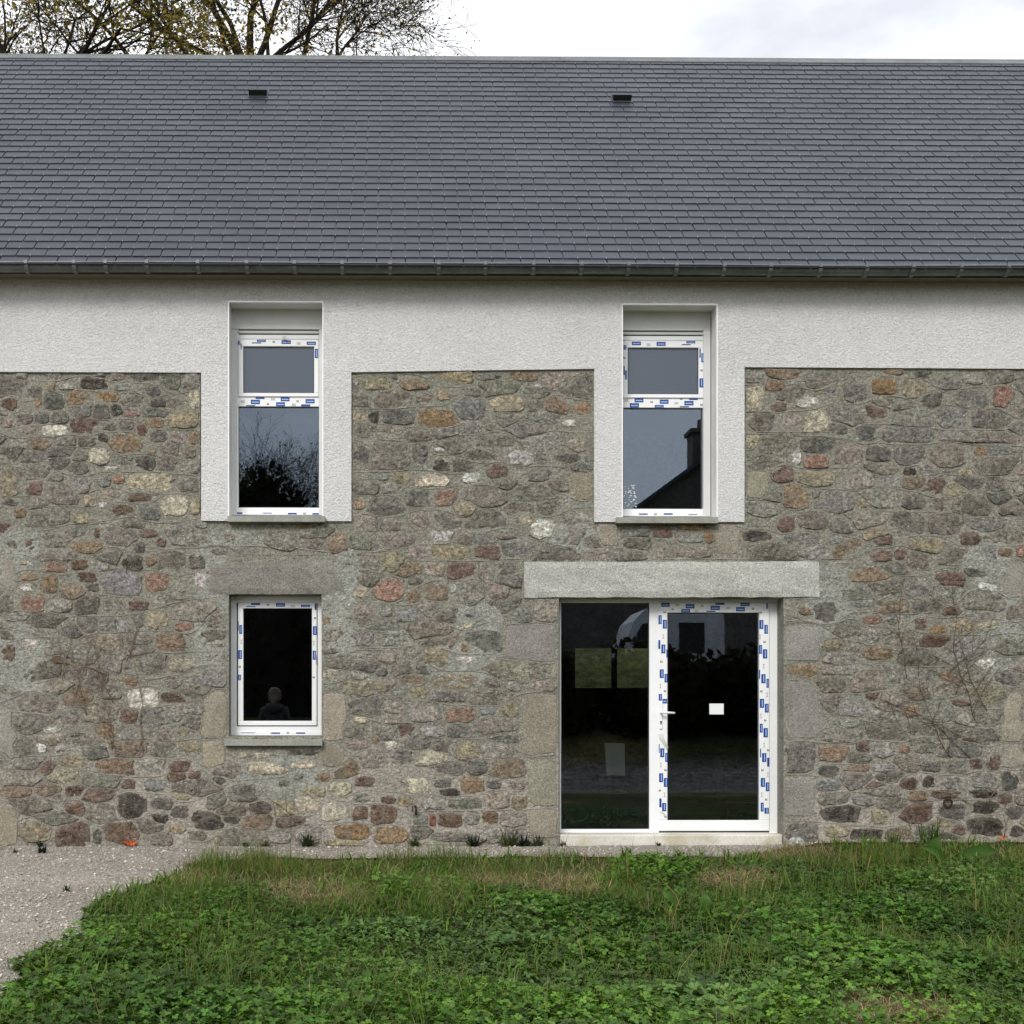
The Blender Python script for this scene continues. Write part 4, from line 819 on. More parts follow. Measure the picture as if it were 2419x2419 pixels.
# ================================================================== a person on the lawn just left of the frame; a red bundle inside
dxp, dyp, _ = ray(649, 1640); PB = Vector((dxp * 17.3 / dyp, -6.45, 0)); PB.z = float(gz(PB.x, PB.y))
person = empty('person', PB, 'person in a dark grey hooded top, back turned, mirrored in the ground-floor window', 'person')
def skin(name, chain, edges, matn, parent, origin, sub=2, root=0, **k):
    me = bpy.data.meshes.new(name); me.from_pydata([c[:3] for c in chain], edges, []); o = link(name, me, parent, origin, **k); me.materials.append(M[matn])
    md = o.modifiers.new('skin', 'SKIN'); md.use_smooth_shade = True
    for i, c in enumerate(chain):
        v = me.skin_vertices[0].data[i]; r = c[3]; v.radius = r if hasattr(r, '__len__') else (r, r); v.use_root = (i == root)
    o.scale = (1.0, 1.0, 1.06)
    s = o.modifiers.new('sub', 'SUBSURF'); s.levels = s.render_levels = sub; return o
person.rotation_euler.z = math.pi      # back turned to the house
body = [(0, 0, .90, (.15, .11)), (0, 0, 1.05, (.145, .10)), (0, -.01, 1.22, (.165, .115)), (0, -.01, 1.34, (.15, .10)), (0, 0, 1.40, (.075, .07)), (0, .015, 1.45, (.055, .055)),
        (.155, -.01, 1.345, .066), (.205, -.02, 1.12, .052), (.20, .10, .95, .043), (.17, .20, .98, .035),
        (-.155, -.01, 1.345, .066), (-.205, -.02, 1.12, .052), (-.20, .10, .95, .043), (-.17, .20, .98, .035),
        (.09, 0, .84, .095), (.095, .01, .48, .068), (.10, 0, .09, .045), (.10, .12, .045, .04), (-.09, 0, .84, .095), (-.095, .01, .48, .068), (-.10, 0, .09, .045), (-.10, .12, .045, .04)]
be = [(0, 1), (1, 2), (2, 3), (3, 4), (4, 5), (3, 6), (6, 7), (7, 8), (8, 9), (3, 10), (10, 11), (11, 12), (12, 13), (0, 14), (14, 15), (15, 16), (16, 17), (0, 18), (18, 19), (19, 20), (20, 21)]
skin('body', body, be, 'hoodie', person, PB)
skin('hood', [(-.10, -.03, 1.40, .06), (-.07, -.09, 1.385, .068), (0, -.115, 1.37, .075), (.07, -.09, 1.385, .068), (.10, -.03, 1.40, .06)], [(0, 1), (1, 2), (2, 3), (3, 4)], 'hoodie', person, PB)
head = skin('head', [(0, .02, 1.43, .058), (0, .03, 1.50, (.082, .085)), (0, .02, 1.57, (.084, .09)), (0, .02, 1.62, (.06, .065)), (0, .125, 1.51, .014), (.088, .015, 1.52, .015), (-.088, .015, 1.52, .015)],
            [(0, 1), (1, 2), (2, 3), (1, 4), (1, 5), (1, 6)], 'skin', person, PB)
skin('hair', [(0, .035, 1.625, (.085, .085)), (0, -.025, 1.58, (.104, .09)), (0, -.045, 1.50, (.095, .07)), (0, -.10, 1.49, .045), (.01, -.13, 1.44, .032), (.012, -.13, 1.38, .016)], [(0, 1), (1, 2), (2, 3), (3, 4), (4, 5)], 'hair', person, PB)
skin('trousers', [(0, 0, .93, (.155, .115)), (.09, 0, .84, .105), (.095, .01, .48, .08), (.10, 0, .10, .07), (-.09, 0, .84, .105), (-.095, .01, .48, .08), (-.10, 0, .10, .07)],
     [(0, 1), (1, 2), (2, 3), (0, 4), (4, 5), (5, 6)], 'jeans', person, PB)
for sx in (-1, 1):
    hb = [(sx * .17, .20, .98, .03), (sx * .15, .25, 1.0, (.036, .018))]; he = [(0, 1)]
    for k, (dx_, ln) in enumerate(((-.027, .06), (-.009, .072), (.009, .066), (.026, .052))):
        i0 = len(hb); hb += [(sx * .15 + dx_, .29, 1.0, .009), (sx * .15 + dx_, .29 + ln * .6, .985, .008), (sx * .15 + dx_, .29 + ln * .75, .955, .007)]; he += [(1, i0), (i0, i0 + 1), (i0 + 1, i0 + 2)]
    i0 = len(hb); hb += [(sx * .15 - sx * .05, .25, 1.0, .010), (sx * .15 - sx * .065, .29, .99, .009)]; he += [(1, i0), (i0, i0 + 1)]
    skin('hand', hb, he, 'skin', person, PB, sub=1)
    skin('shoe', [(sx * .10, -.04, .05, .05), (sx * .10, .06, .05, .05), (sx * .10, .16, .035, .04)], [(0, 1), (1, 2)], 'shoe', person, PB, sub=1)
mb = MB(); YS = YD + .042; q4 = [at(1433, 1829, YS), at(1477, 1833, YS), at(1475.5, 1756, YS), at(1428, 1754.5, YS)]
mb.add([(v.x, v.y, v.z) for v in q4] + [(v.x, v.y + .0008, v.z) for v in q4], [(0, 1, 2, 3), (7, 6, 5, 4), (0, 4, 5, 1), (1, 5, 6, 2), (2, 6, 7, 3), (3, 7, 4, 0)])
mb.build('paper_sheet', 'paper', door, q4[0], label='sheet of paper hanging behind the fixed side light')
q = at(1705, 1845, 1.6); mb = MB(); mb.tube([(q.x, 1.6, .03), (q.x + .005, 1.6, .30), (q.x - .01, 1.6, .62), (q.x - .02, 1.6, .70)], [.05, .052, .045, .02], 12); mb.tube([(q.x - .02, 1.6, .70), (q.x + .02, 1.57, .76), (q.x + .06, 1.57, .72)], .008, 6)
mb.build('red_bundle', 'darkred', None, (q.x, 1.6, .03), smooth=True, label='narrow dark red bundle standing inside behind the door leaf glass', cat='bundle')
# ================================================================== CREEPERS, WEEDS, STONES AT THE WALL FOOT
def creeper_branch(mb, px, py, ang, ln, r, depth, out=.012):
    pts, rad = [], []; n_ = max(4, int(ln / 14)); x, y = px, py
    for k in range(n_ + 1):
        P = at(x, y, 0); pts.append((P.x, -out - random.uniform(0, .012), P.z)); rad.append(r * (1 - .75 * k / n_))
        if depth > 0 and k > 0 and random.random() < .55:
            creeper_branch(mb, x, y, ang + random.choice((-1, 1)) * random.uniform(.5, 1.1), ln * random.uniform(.25, .5), rad[-1] * .75, depth - 1, out + .004)
        ang += random.uniform(-.22, .22); x += math.cos(ang) * ln / n_; y -= math.sin(ang) * ln / n_
    mb.tube(pts, rad, 5)
def creeper(label, stems, matn, r, depth):
    q = at(stems[0][0], stems[0][1], 0); root = empty('dry_creeper', (q.x, 0, q.z), label, 'creeper', 'leafless creepers on the stone wall')
    for (px, py, a_, ln) in stems:
        mb = MB(); creeper_branch(mb, px, py, R(a_), ln, r, depth); P = at(px, py, 0); mb.build('stem', matn, root, (P.x, 0, P.z), smooth=True)
creeper('pale leafless creeper stems clinging to the wall left of the ground-floor window', [(205, 1690, 95, 190), (265, 1770, 92, 240), (335, 1760, 93, 220), (180, 1640, 70, 150), (268, 1660, 115, 190), (150, 1600, 80, 110), (300, 1560, 60, 120), (240, 1590, 150, 140)], 'twig', .0048, 2)
creeper('dark leafless creeper fanning up the wall right of the door', [(2245, 1790, 128, 330), (2140, 1600, 98, 260), (2300, 1700, 120, 420), (2290, 1790, 132, 260), (2255, 1640, 70, 150), (2240, 1590, 40, 180), (2330, 1680, 110, 220), (2090, 1655, -30, 260)], 'twigdark', .0042, 1)
creeper('thin dead creeper twigs low on the wall near the grey pavement foot', [(2150, 1960, 100, 120), (2330, 1900, 75, 90), (2370, 1980, 80, 110), (2290, 1900, 140, 100)], 'twig', .004, 2)
creeper('small dry twigs in front of the dark stone low on the wall', [(308, 1958, 80, 70), (310, 1955, 120, 60), (150, 1900, 50, 80), (520, 1925, 20, 160), (690, 1925, 150, 150)], 'twig', .0035, 2)
def leaf_blade(mb, P, az, el, ln, wd, bend=.5, seg=5, fold=.25):
    d = Vector((math.cos(az) * math.cos(el), math.sin(az) * math.cos(el), math.sin(el))); side = Vector((-math.sin(az), math.cos(az), 0)); vs = []; p = Vector(P)
    for k in range(seg + 1):
        t = k / seg; w = wd * math.sin(math.pi * min(1, .12 + t * .88)) ** .8 if k < seg else .0005
        up = side.cross(d) * -1
        vs += [p - side * w + Vector((0, 0, fold * w)), p, p + side * w + Vector((0, 0, fold * w))]
        p = p + d * (ln / seg); d = (d + Vector((0, 0, -bend / seg))).normalized()
    mb.add(vs, [(3 * k + j, 3 * k + j + 1, 3 * k + 4 + j, 3 * k + 3 + j) for k in range(seg) for j in (0, 1)])
def weed(px, py, ht, nl, label, colr, wd=.006, spread=.6):
    P = ground_at(px, py); P.y = min(P.y, -.015); P.z = float(gz(P.x, P.y)) + .004; mb = MB()
    for _ in range(nl):
        mb.col = tuple(np.array(alb(*colr)) * random.uniform(.6, 1.4))
        leaf_blade(mb, P + Vector((random.uniform(-.3, .3) * ht, random.uniform(-.12, .04) * ht, 0)), random.uniform(0, 6.28), random.uniform(.5, 1.5) if spread < 1 else random.uniform(.15, 1.2), ht * random.uniform(.5, 1.1), wd * random.uniform(.6, 1.3), random.uniform(.2, 1.0))
    mb.build('weed', 'grass', None, P, colors=True, label=label, cat='weed', group='weeds at the foot of the wall')
G1 = (40, 52, 30)
weed(118, 1994, .07, 22, 'small dark weed at the wall foot below the yellow stone', G1)
weed(100, 2018, .075, 60, 'dark cushion weed on the gravel, far left', (28, 36, 26), .005)
weed(35, 2016, .04, 24, 'low brownish weed on the gravel at the left edge', (70, 62, 50), .004)
weed(157, 2108, .05, 26, 'lone dark weed in the middle of the gravel', G1, .005)
weed(591, 1992, .06, 18, 'small dark weed left of the pair below the ground-floor window', G1)
weed(634, 1992, .07, 24, 'small dark weed right of the pair below the ground-floor window', G1)
weed(728, 1996, .13, 40, 'bushy dark weed at the wall foot right of the ground-floor window', (44, 58, 34), .009)
weed(978, 1996, .10, 34, 'green weed at the wall foot below the rusty stub', (52, 66, 36), .008)
weed(1116, 1996, .12, 44, 'dark spiky weed at the wall foot left of the grass tuft', (34, 44, 28), .009)
weed(1200, 1998, .20, 150, 'dense green grass tuft against the wall left of the door', (74, 82, 44), .0035)
weed(1235, 1998, .11, 30, 'dark leafy weed touching the grass tuft left of the door', (32, 42, 28), .009)
weed(1268, 1998, .11, 26, 'spiky weed alone between grass tuft and door', (48, 60, 36), .008)
weed(1326, 1999, .06, 26, 'low weed at the left end of the door step', (60, 58, 36), .005)
weed(1553, 1998, .05, 12, 'tiny dark weed before the middle of the door step', (24, 34, 22), .005)
weed(2195, 2000, .26, 90, 'tall grass tuft against the wall below the iron ring', (62, 84, 36), .004)
weed(2110, 2000, .15, 60, 'short grass tuft at the wall foot right of the white stone', (66, 84, 36), .004)
P = ground_at(1881, 2000); P.y = min(P.y, -.06)
me = bpy.data.meshes.new('white_rock'); bm = bmesh.new(); bmesh.ops.create_icosphere(bm, subdivisions=3, radius=1)
for v in bm.verts:
    n_ = float(fbm(v.co.x * 2 + 9, v.co.y * 2 + v.co.z * 2.3, 91)); v.co *= .82 + .5 * n_; v.co.x *= .062; v.co.y *= .05; v.co.z *= .048
bm.to_mesh(me); bm.free(); ca = me.color_attributes.new('Col', 'FLOAT_COLOR', 'POINT'); ca.data.foreach_set('color', [*alb(176, 176, 170), 1] * len(me.vertices)); me.materials.append(M['stone'])
link('white_rock', me, None, (P.x, P.y, P.z + .03), label='loose whitish stone lying at the wall foot right of the door', cat='stone')
def orange_bit(px, py, r, n_, label, zoff=.02):
    P = ground_at(px, py); P.y = min(P.y, -.03); P.z = float(gz(P.x, P.y)) + zoff; mb = MB()
    for k in range(n_): leaf_blade(mb, P + Vector((random.uniform(-1, 1) * r, random.uniform(-.3, .2) * r, 0)), random.uniform(0, 6.28), random.uniform(.1, 1.2), r * random.uniform(.8, 1.4), r * .35, .4, 3)
    mb.build('orange_flower', 'orange', None, P, label=label, cat='flower')
orange_bit(318, 2000, .045, 12, 'bright orange petals lying on the gravel below the rust-coloured stone')
orange_bit(2371, 1998, .03, 9, 'small orange flower in the grass at the right edge', .06)
def broad_plant(label, leaves):
    q = ground_at(*leaves[0][0]); root = empty('broad_leaved_plant', q, label, 'plant')
    for (p0, p1, wd, lift) in leaves:
        A = ground_at(*p0); A.z += .02; Bq = at(p1[0], p1[1], A.y - lift); mb = MB(); mb.col = tuple(np.array(alb(62, 92, 36)) * random.uniform(.8, 1.15)); vs = []; n_ = 9
        d = (Bq - A); side = d.cross(Vector((0, 1, 0))).normalized()
        for k in range(n_ + 1):
            t = k / n_; p = A + d * t + Vector((0, -.03 * math.sin(t * 3.14), .03 * math.sin(t * 3.14))); w = wd * max(.04, math.sin(math.pi * (.06 + .9 * t)) ** .7) * (1 + .10 * math.sin(t * 40))
            vs += [p - side * w + Vector((0, -.012, 0)), p, p + side * w + Vector((0, -.012, 0))]
        mb.add(vs, [(3 * k + j, 3 * k + j + 1, 3 * k + 4 + j, 3 * k + 3 + j) for k in range(n_) for j in (0, 1)]); mb.build('leaf', 'grass', root, A, colors=True, smooth=True)
broad_plant('pair of broad light green leaves standing out of the clover before the door', [((1606, 2158), (1566, 2106), .034, .03), ((1658, 2182), (1664, 2112), .036, .02)])
broad_plant('large toothed leaves in the grass by the wall below the iron ring', [((2190, 2046), (2212, 1978), .05, .05), ((2262, 2032), (2352, 2010), .05, .02), ((2235, 2050), (2180, 2000), .03, .05)])
broad_plant('upright plantain leaves near the bottom left of the clover', [((318, 2400), (306, 2338), .020, .02), ((322, 2402), (330, 2345), .018, .02), ((312, 2402), (282, 2362), .016, .02)])
# ================================================================== TREES
def grow(mb, leaves, p, d, ln, r, depth, P):
    """one branch: tapering, wandering, splitting into thinner ones; P = parameters"""
    n_ = 5 if depth > 1 else 4; pts = [p.copy()]; rad = [r]; d = d.normalized()
    kids = []
    for k in range(1, n_ + 1):
        d = (d + Vector((P['rng'].gauss(0, P['wob']), P['rng'].gauss(0, P['wob']), P['rng'].gauss(0, P['wob']) + P['up']))).normalized()
        p = p + d * (ln / n_); pts.append(p.copy()); rad.append(max(.004, r * (1 - .62 * k / n_)))
        if depth > 0 and k >= (2 if depth == P['depth'] else 1):
            for _ in range(P['split'][depth]):
                if P['rng'].random() < P['prob']: kids.append((p.copy(), d.copy(), rad[-1]))
    mb.tube(pts, rad, 7 if r > .06 else (5 if r > .015 else 3), cap=False)
    for (q, dd, rr) in kids:
        ax_ = dd.cross(Vector((P['rng'].gauss(0, 1), P['rng'].gauss(0, 1), P['rng'].gauss(0, 1)))).normalized()
        nd = Matrix.Rotation(P['rng'].uniform(.35, .95), 3, ax_) @ dd
        grow(mb, leaves, q, nd, ln * P['rng'].uniform(.5, .78), max(.004, rr * P['rng'].uniform(.5, .75)), depth - 1, P)
    if depth <= 1:
        for q in pts[1:]:
            for _ in range(P['leaf']):
                if P['rng'].random() < P['lp'](q): leaves.append(q + Vector((P['rng'].gauss(0, .10), P['rng'].gauss(0, .10), P['rng'].gauss(0, .10))))
def leaf_mesh(name, pts, size, cols, seed):
    g = np.random.default_rng(seed); n_ = len(pts); c = np.array([tuple(p) for p in pts]); s = size * g.uniform(.55, 1.3, n_)
    a = g.normal(size=(n_, 3)); a /= np.linalg.norm(a, axis=1)[:, None]; b = np.cross(a, g.normal(size=(n_, 3))); b /= np.linalg.norm(b, axis=1)[:, None]
    V = np.stack([c - a * s[:, None], c + b * .5 * s[:, None], c + a * s[:, None], c - b * .5 * s[:, None]], 1).reshape(-1, 3)
    col = np.array(cols)[g.integers(0, len(cols), n_)] * g.uniform(.6, 1.4, (n_, 1)); col = np.repeat(col, 4, 0)
    return npmesh(name, V, np.arange(n_ * 4).reshape(-1, 4), 'leaf', col)
def tree(name, base, trunk, limbs, P, label, leafsize, cols, group=None):
    root = empty(name, base, label, 'tree', group); mb = MB(); leaves = []
    mb.tube([Vector(t[:3]) for t in trunk], [t[3] for t in trunk], 10); mb.build('trunk', 'bark', root, base, smooth=True)
    cr_ = MB()
    for (p, d, ln, r) in limbs: grow(cr_, leaves, Vector(p), Vector(d), ln, r, P['depth'], P)
    me = cr_.mesh('crown', 'bark', base, True); crown = link('crown', me, root, base)
    if leaves:
        lm = leaf_mesh('leaves', [q - Vector(base) for q in leaves], leafsize, cols, 3); link('leaves', lm, crown, base, kind='stuff')
    return root
AUT = [alb(112, 104, 40, 1.3), alb(92, 88, 38, 1.3), alb(132, 108, 46, 1.3), alb(66, 52, 34, 1.0), alb(88, 62, 34, 1.0)]
# the big bare tree over the roof: its fork shows just above the ridge
TY = 10.2; fk = at(592, 150, TY); g0 = float(gz(fk.x, TY))
def lpA(q): return .18 if q.x > -4.2 else .55
def mk(seed, **k):
    d_ = dict(rng=random.Random(seed), wob=.12, up=.02, prob=.71, split={4: 2, 3: 2, 2: 1, 1: 1, 0: 0}, depth=4, leaf=2, lp=lpA); d_.update(k); return d_
limbs = []
for (dx, dz, ln, r, dy) in ((-.95, .55, 2.5, .055, .1), (-.62, .9, 2.6, .065, -.2), (-.28, 1, 2.7, .06, .3), (.12, 1, 2.7, .075, 0), (.45, 1, 2.6, .06, -.2), (.85, .75, 1.9, .055, .15), (1.1, .40, 1.4, .035, -.1), (-1.2, .25, 2.8, .045, .2)):
    limbs.append(((fk.x + dx * .10, TY + dy * .2, fk.z - .15), (dx, dy, dz), ln, r))
for (px, py, dx, dz, ln, r) in ((705, 190, .25, 1, 2.4, .05), (480, 190, -.5, .8, 2.4, .045), (360, 190, -.7, .7, 2.4, .045), (800, 200, .0, 1, 2.0, .04), (640, 200, -.1, 1, 2.4, .04), (730, 210, .4, .8, 1.6, .035), (550, 200, -.2, 1, 2.4, .045), (300, 200, .2, 1, 2.2, .035), (840, 215, 0, 1, 1.3, .018)):
    q = at(px, py, TY + random.uniform(-.8, .8)); limbs.append(((q.x, q.y, q.z), (dx, random.uniform(-.2, .2), dz), ln, r))
tree('bare_tree', (fk.x, TY, g0), [(fk.x + .3, TY, g0 - .1, .34), (fk.x + .15, TY, g0 + 3, .27), (fk.x + .05, TY, g0 + 6, .23), (fk.x, TY, fk.z - .5, .20), (fk.x, TY, fk.z, .16)], limbs, mk(4),
     'large half-bare tree whose forked limbs rise behind the roof ridge', .034, AUT, 'trees behind the roof')
q = at(60, 230, 9.4); g0 = float(gz(q.x, 9.4))
limbs = [((q.x + dx * .1, 9.4, q.z - .4), (dx, dy, dz), ln, .06) for dx, dy, dz, ln in ((-.8, .2, .7, 2.2), (-.2, -.2, 1, 2.4), (.3, .2, 1, 2.3), (.8, 0, .8, 2.3), (1.1, -.2, .45, 2.3), (-1.2, 0, .5, 2.4), (-.5, .3, .9, 2.4), (-1, -.2, .7, 2.6))]
tree('leafy_tree', (q.x, 9.4, g0), [(q.x, 9.4, g0 - .1, .22), (q.x + .1, 9.4, g0 + 3.5, .17), (q.x, 9.4, q.z - .3, .11)], limbs, mk(9, leaf=3, split={4: 2, 3: 1, 2: 1, 1: 1, 0: 0}, lp=lambda q: .75),
     'tree with olive autumn leaves behind the left end of the roof', .04, [alb(116, 108, 40, 1.4), alb(96, 92, 36, 1.4), alb(136, 114, 50, 1.4), alb(76, 70, 34, 1.2)], 'trees behind the roof')
# ================================================================== ACROSS THE YARD (behind the camera, seen in the panes)
YT = -27.0; vz = DF - YT      # mirror distance
def mirror(px, py, Y):         # where a thing at depth Y (negative) stands to be mirrored at this pixel of the glass plane y=.23
    dx, dy, dz = ray(px, py); t = (.23 - Y + .23 + DF) / dy; return Vector((dx * t, Y, HC + dz * t))
DK = [alb(40, 44, 26), alb(30, 36, 20), alb(52, 48, 28)]
t0 = mirror(600, 1260, YT); g0 = float(gz(t0.x, YT))
limbs = [((t0.x + dx * .2, YT, t0.z - 1.2), (dx, dy, dz), ln, .10) for dx, dy, dz, ln in ((-.9, .2, .7, 1.9), (-.4, -.2, 1, 2.1), (0, .2, 1, 2.2), (.45, -.1, 1, 2.1), (.9, .1, .75, 2.2), (1.2, 0, .35, 2.2), (-1.2, 0, .3, 2.1))]
tree('yard_tree', (t0.x, YT, g0), [(t0.x, YT, g0 - .1, .4), (t0.x, YT, t0.z - 1, .25)], limbs, mk(21, leaf=6, prob=.85, split={4: 2, 3: 2, 2: 1, 1: 1, 0: 0}, lp=lambda q: .9 if q.z < t0.z + .1 and q.x < t0.x + 1.2 else .006),
     'dark tree across the yard, mirrored in the left upper window', .05, DK, 'trees across the yard')
def bushy(name, centre, rad, n_, label, seed, group):
    g = np.random.default_rng(seed); u = g.normal(size=(n_, 3)); u /= np.linalg.norm(u, axis=1)[:, None]; rr = g.uniform(.55, 1.05, n_)[:, None] * (.8 + .35 * vn(u[:, 0] * 3 + 5, u[:, 2] * 3 + u[:, 1] * 2, seed))[:, None]
    pts = u * rr * np.array(rad); base = (centre[0], centre[1], float(gz(centre[0], centre[1])))
    root = empty(name, base, label, 'hedge' if 'hedge' in name else 'tree', group); pts = pts + np.array([0, 0, centre[2] - base[2]])
    link('crown', leaf_mesh('crown', [Vector(q) for q in pts[pts[:, 2] > -.1]], .13, DK, seed), root, base)
    bm = bmesh.new(); bmesh.ops.create_icosphere(bm, subdivisions=3, radius=1); me = bpy.data.meshes.new('solid_core')  # solid dark core added inside the leaves so no sky shows through
    for v in bm.verts:
        n_ = .62 + .3 * float(vn(v.co.x * 3 + 5, v.co.z * 3 + v.co.y * 2, seed)); v.co = Vector((v.co.x * rad[0] * n_, v.co.y * rad[1] * n_, v.co.z * rad[2] * n_ + centre[2] - base[2]))
    bm.to_mesh(me); bm.free(); me.materials.append(M['bark']); link('solid_core', me, root, base)
HG = 'hedge bushes across the yard'
for k, (x, y, z, rx_, rz_) in enumerate(((-9.5, -25, 2.8, 3.4, 4.2), (-5.2, -24.5, 2.8, 3.5, 4.2), (-1.4, -24.8, 2.8, 3.5, 4.2), (2.2, -26.2, 2.6, 2.6, 3.4))):
    bushy('hedge_bush', (x, y, z), (rx_, 1.8, rz_), 3200, ['dark hedge bush at the far left across the yard, mirrored in the glass', 'dark hedge bush below the yard tree, mirrored in the ground-floor window', 'dark hedge bush between tree and gable across the yard, mirrored in the glass', 'dark hedge bush against the gable across the yard, mirrored in the glass'][k], 40 + k, HG)
cI = mirror(600, 1290, -25.5); bushy('ivy_tree', (cI.x, -25.5, cI.z), (2.0, 1.3, 2.3), 6000, 'dense dark ivy-covered crown across the yard, mirrored low in the left upper window', 71, 'trees across the yard')
zt_ = mirror(1550, 1515, -18.4).z
for k, x in enumerate((3.4, 6.2, 9.0, 11.8)):
    gb_ = float(gz(x, -18.4)); bushy('hedge_bush', (x, -18.4, gb_ + (zt_ - gb_) * .45), (1.9, .9, (zt_ - gb_) * .55), 2600, ['low hedge bush left of the caravan, mirrored in the door side light', 'low hedge bush in front of the caravan, mirrored in the door side light', 'low hedge bush right of the caravan, mirrored in the door leaf', 'rightmost low hedge bush across the yard, mirrored in the door leaf'][k], 60 + k, HG)
# the neighbouring house with its gable and chimney
YH = -26.0; v0, v1 = mirror(1500, 1197, YH), mirror(1637, 1097, YH); sl_ = (v1.z - v0.z) / (v1.x - v0.x)
apx = v1.x + .45; apz = v1.z + .45 * sl_; hw = 5.2; ez = apz - hw * sl_; gg = float(gz(apx, YH))
nb = empty('neighbour_house', (apx, YH, gg), 'dark stone gable house with chimney, mirrored in the right upper window', 'house')
mb = MB(); P_ = [(apx - hw + .15, gg - .3), (apx + hw - .15, gg - .3), (apx + hw - .15, ez), (apx, apz - .12), (apx - hw + .15, ez)]
vs = [(x, YH, z) for x, z in P_] + [(x, YH - 9, z) for x, z in P_]; mb.add(vs, [tuple(range(5)), tuple(range(9, 4, -1))] + [(i, (i + 1) % 5, (i + 1) % 5 + 5, i + 5) for i in range(5)]); mb.build('wall', 'darkstone', nb, (apx, YH, gg))
mb = MB()
for s_ in (-1, 1):
    A, B_ = (apx, apz), (apx + s_ * (hw + .2), apz - (hw + .2) * sl_)
    mb.add([(A[0], YH + .25, A[1]), (B_[0], YH + .25, B_[1]), (B_[0], YH - 9.2, B_[1]), (A[0], YH - 9.2, A[1]), (A[0], YH + .25, A[1] - .12), (B_[0], YH + .25, B_[1] - .12), (B_[0], YH - 9.2, B_[1] - .12), (A[0], YH - 9.2, A[1] - .12)],
           [(0, 1, 2, 3), (4, 5, 6, 7), (0, 1, 5, 4), (1, 2, 6, 5), (2, 3, 7, 6)])
mb.c = [(.05, .053, .06)] * len(mb.v); nroof = mb.build('roof', 'slate', nb, (apx, YH, gg), colors=True)
ct = mirror(1640, 1012, YH); cx0 = mirror(1637, 1050, YH).x; mb = MB(); mb.box(cx0, cx0 + 1.25, YH - .75, YH - .02, apz - 1.2, ct.z - .12); mb.box(cx0 - .08, cx0 + 1.33, YH - .83, YH + .06, ct.z - .12, ct.z)
for k in (.35, .9): mb.tube([(cx0 + k, YH - .4, ct.z), (cx0 + k, YH - .4, ct.z + .35)], [.14, .11], 10)
mb.build('chimney', 'darkstone', nroof, (cx0, YH, apz))
for (x, z) in ((apx - 2.4, gg + 1.0), (apx + 1.6, gg + 1.0)):
    mb = MB(); mb.box(x, x + .9, YH - .02, YH + .03, z, z + 1.3); wn_ = mb.build('window', 'pvc_grey', nb, (x, YH, z)); mb = MB(); mb.box(x + .08, x + .82, YH + .031, YH + .036, z + .08, z + 1.22); mb.build('pane', 'gasket', wn_, (x, YH, z))
# white caravan in the yard, mirrored at the top of the door
YV = -20.5; c0, c1 = mirror(1472, 1512, YV), mirror(1662, 1432, YV); gv = float(gz((c0.x + c1.x) / 2, YV))
van = empty('caravan', ((c0.x + c1.x) / 2, YV, gv), 'white caravan with an arched window, mirrored at the top of the glazed door', 'caravan')
mb = MB(); L_ = c1.x - c0.x; hgt_ = c1.z - (gv + .45); prof = [(0, 0), (0, .35), (.03, .62), (.10, .84), (.22, .97), (.35, 1), (.9, 1), (.98, .95), (1, .85), (1, 0)]
vs = [(c0.x + u * L_ * 1.25, YV, gv + .45 + v * hgt_) for u, v in prof] + [(c0.x + u * L_ * 1.25, YV - 2.0, gv + .45 + v * hgt_) for u, v in prof]; n_ = len(prof)
mb.add(vs, [tuple(range(n_))[::-1], tuple(range(n_, 2 * n_))] + [(i, (i + 1) % n_, (i + 1) % n_ + n_, i + n_) for i in range(n_)]); mb.build('body', 'vanwhite', van, (c0.x, YV, gv))
def vpanel(name, pts, matn):
    mb = MB(); vs = [(c0.x + u * L_ * 1.25, YV + .02, gv + .45 + v * hgt_) for u, v in pts]; k = len(pts); mb.add(vs + [(x, YV + .001, z) for x, y, z in vs], [tuple(range(k))[::-1]] + [(i, (i + 1) % k, (i + 1) % k + k, i + k) for i in range(k)]); mb.build(name, matn, van, (c0.x, YV, gv))
vpanel('side_window', [(.13, .52), (.13, .70), (.18, .80), (.27, .84), (.37, .82), (.40, .70), (.40, .52)], 'gasket'); vpanel('side_window', [(.55, .5), (.55, .82), (.8, .82), (.8, .5)], 'gasket'); vpanel('stripe', [(.01, .36), (.01, .41), (.99, .41), (.99, .36)], 'printdark')
for u in (.52, .66):
    mb = MB(); x = c0.x + u * L_ * 1.25; mb.tube([(x, YV + .03, gv + .32), (x, YV - .2, gv + .32)], .32, 20); mb.build('wheel', 'gasket', van, (x, YV, gv))
# ================================================================== GRAVEL STONES, CLOVER, GRASS
g = np.random.default_rng(33)
def view_points(n_, y0, y1, pxm=400):
    n_ = int(n_ * 1.22)
    """points over the part of the ground the camera can see, with a margin"""
    y = -DF + 1 / (1 / (y0 + DF) + g.random(n_) * (1 / (y1 + DF) - 1 / (y0 + DF))) if False else g.uniform(y0, y1, n_)
    u0, u1 = (-pxm - PX0) / FPX - .02, (W + pxm - PX0) / FPX + .02
    x = (y + DF) * g.uniform(u0, u1, n_); keep = g.random(n_) < (y + DF) / (y1 + DF); return x[keep], y[keep]
x, y = view_points(90000, -6.3, -.01, 400); k = ~lawn_mask(x, y, .16); x, y = x[k], y[k]
n_ = len(x); oc = np.array([(1, 0, 0), (-1, 0, 0), (0, 1, 0), (0, -1, 0), (0, 0, 1), (0, 0, -1)], float); of = np.array([(0, 2, 4), (2, 1, 4), (1, 3, 4), (3, 0, 4), (2, 0, 5), (1, 2, 5), (3, 1, 5), (0, 3, 5)])
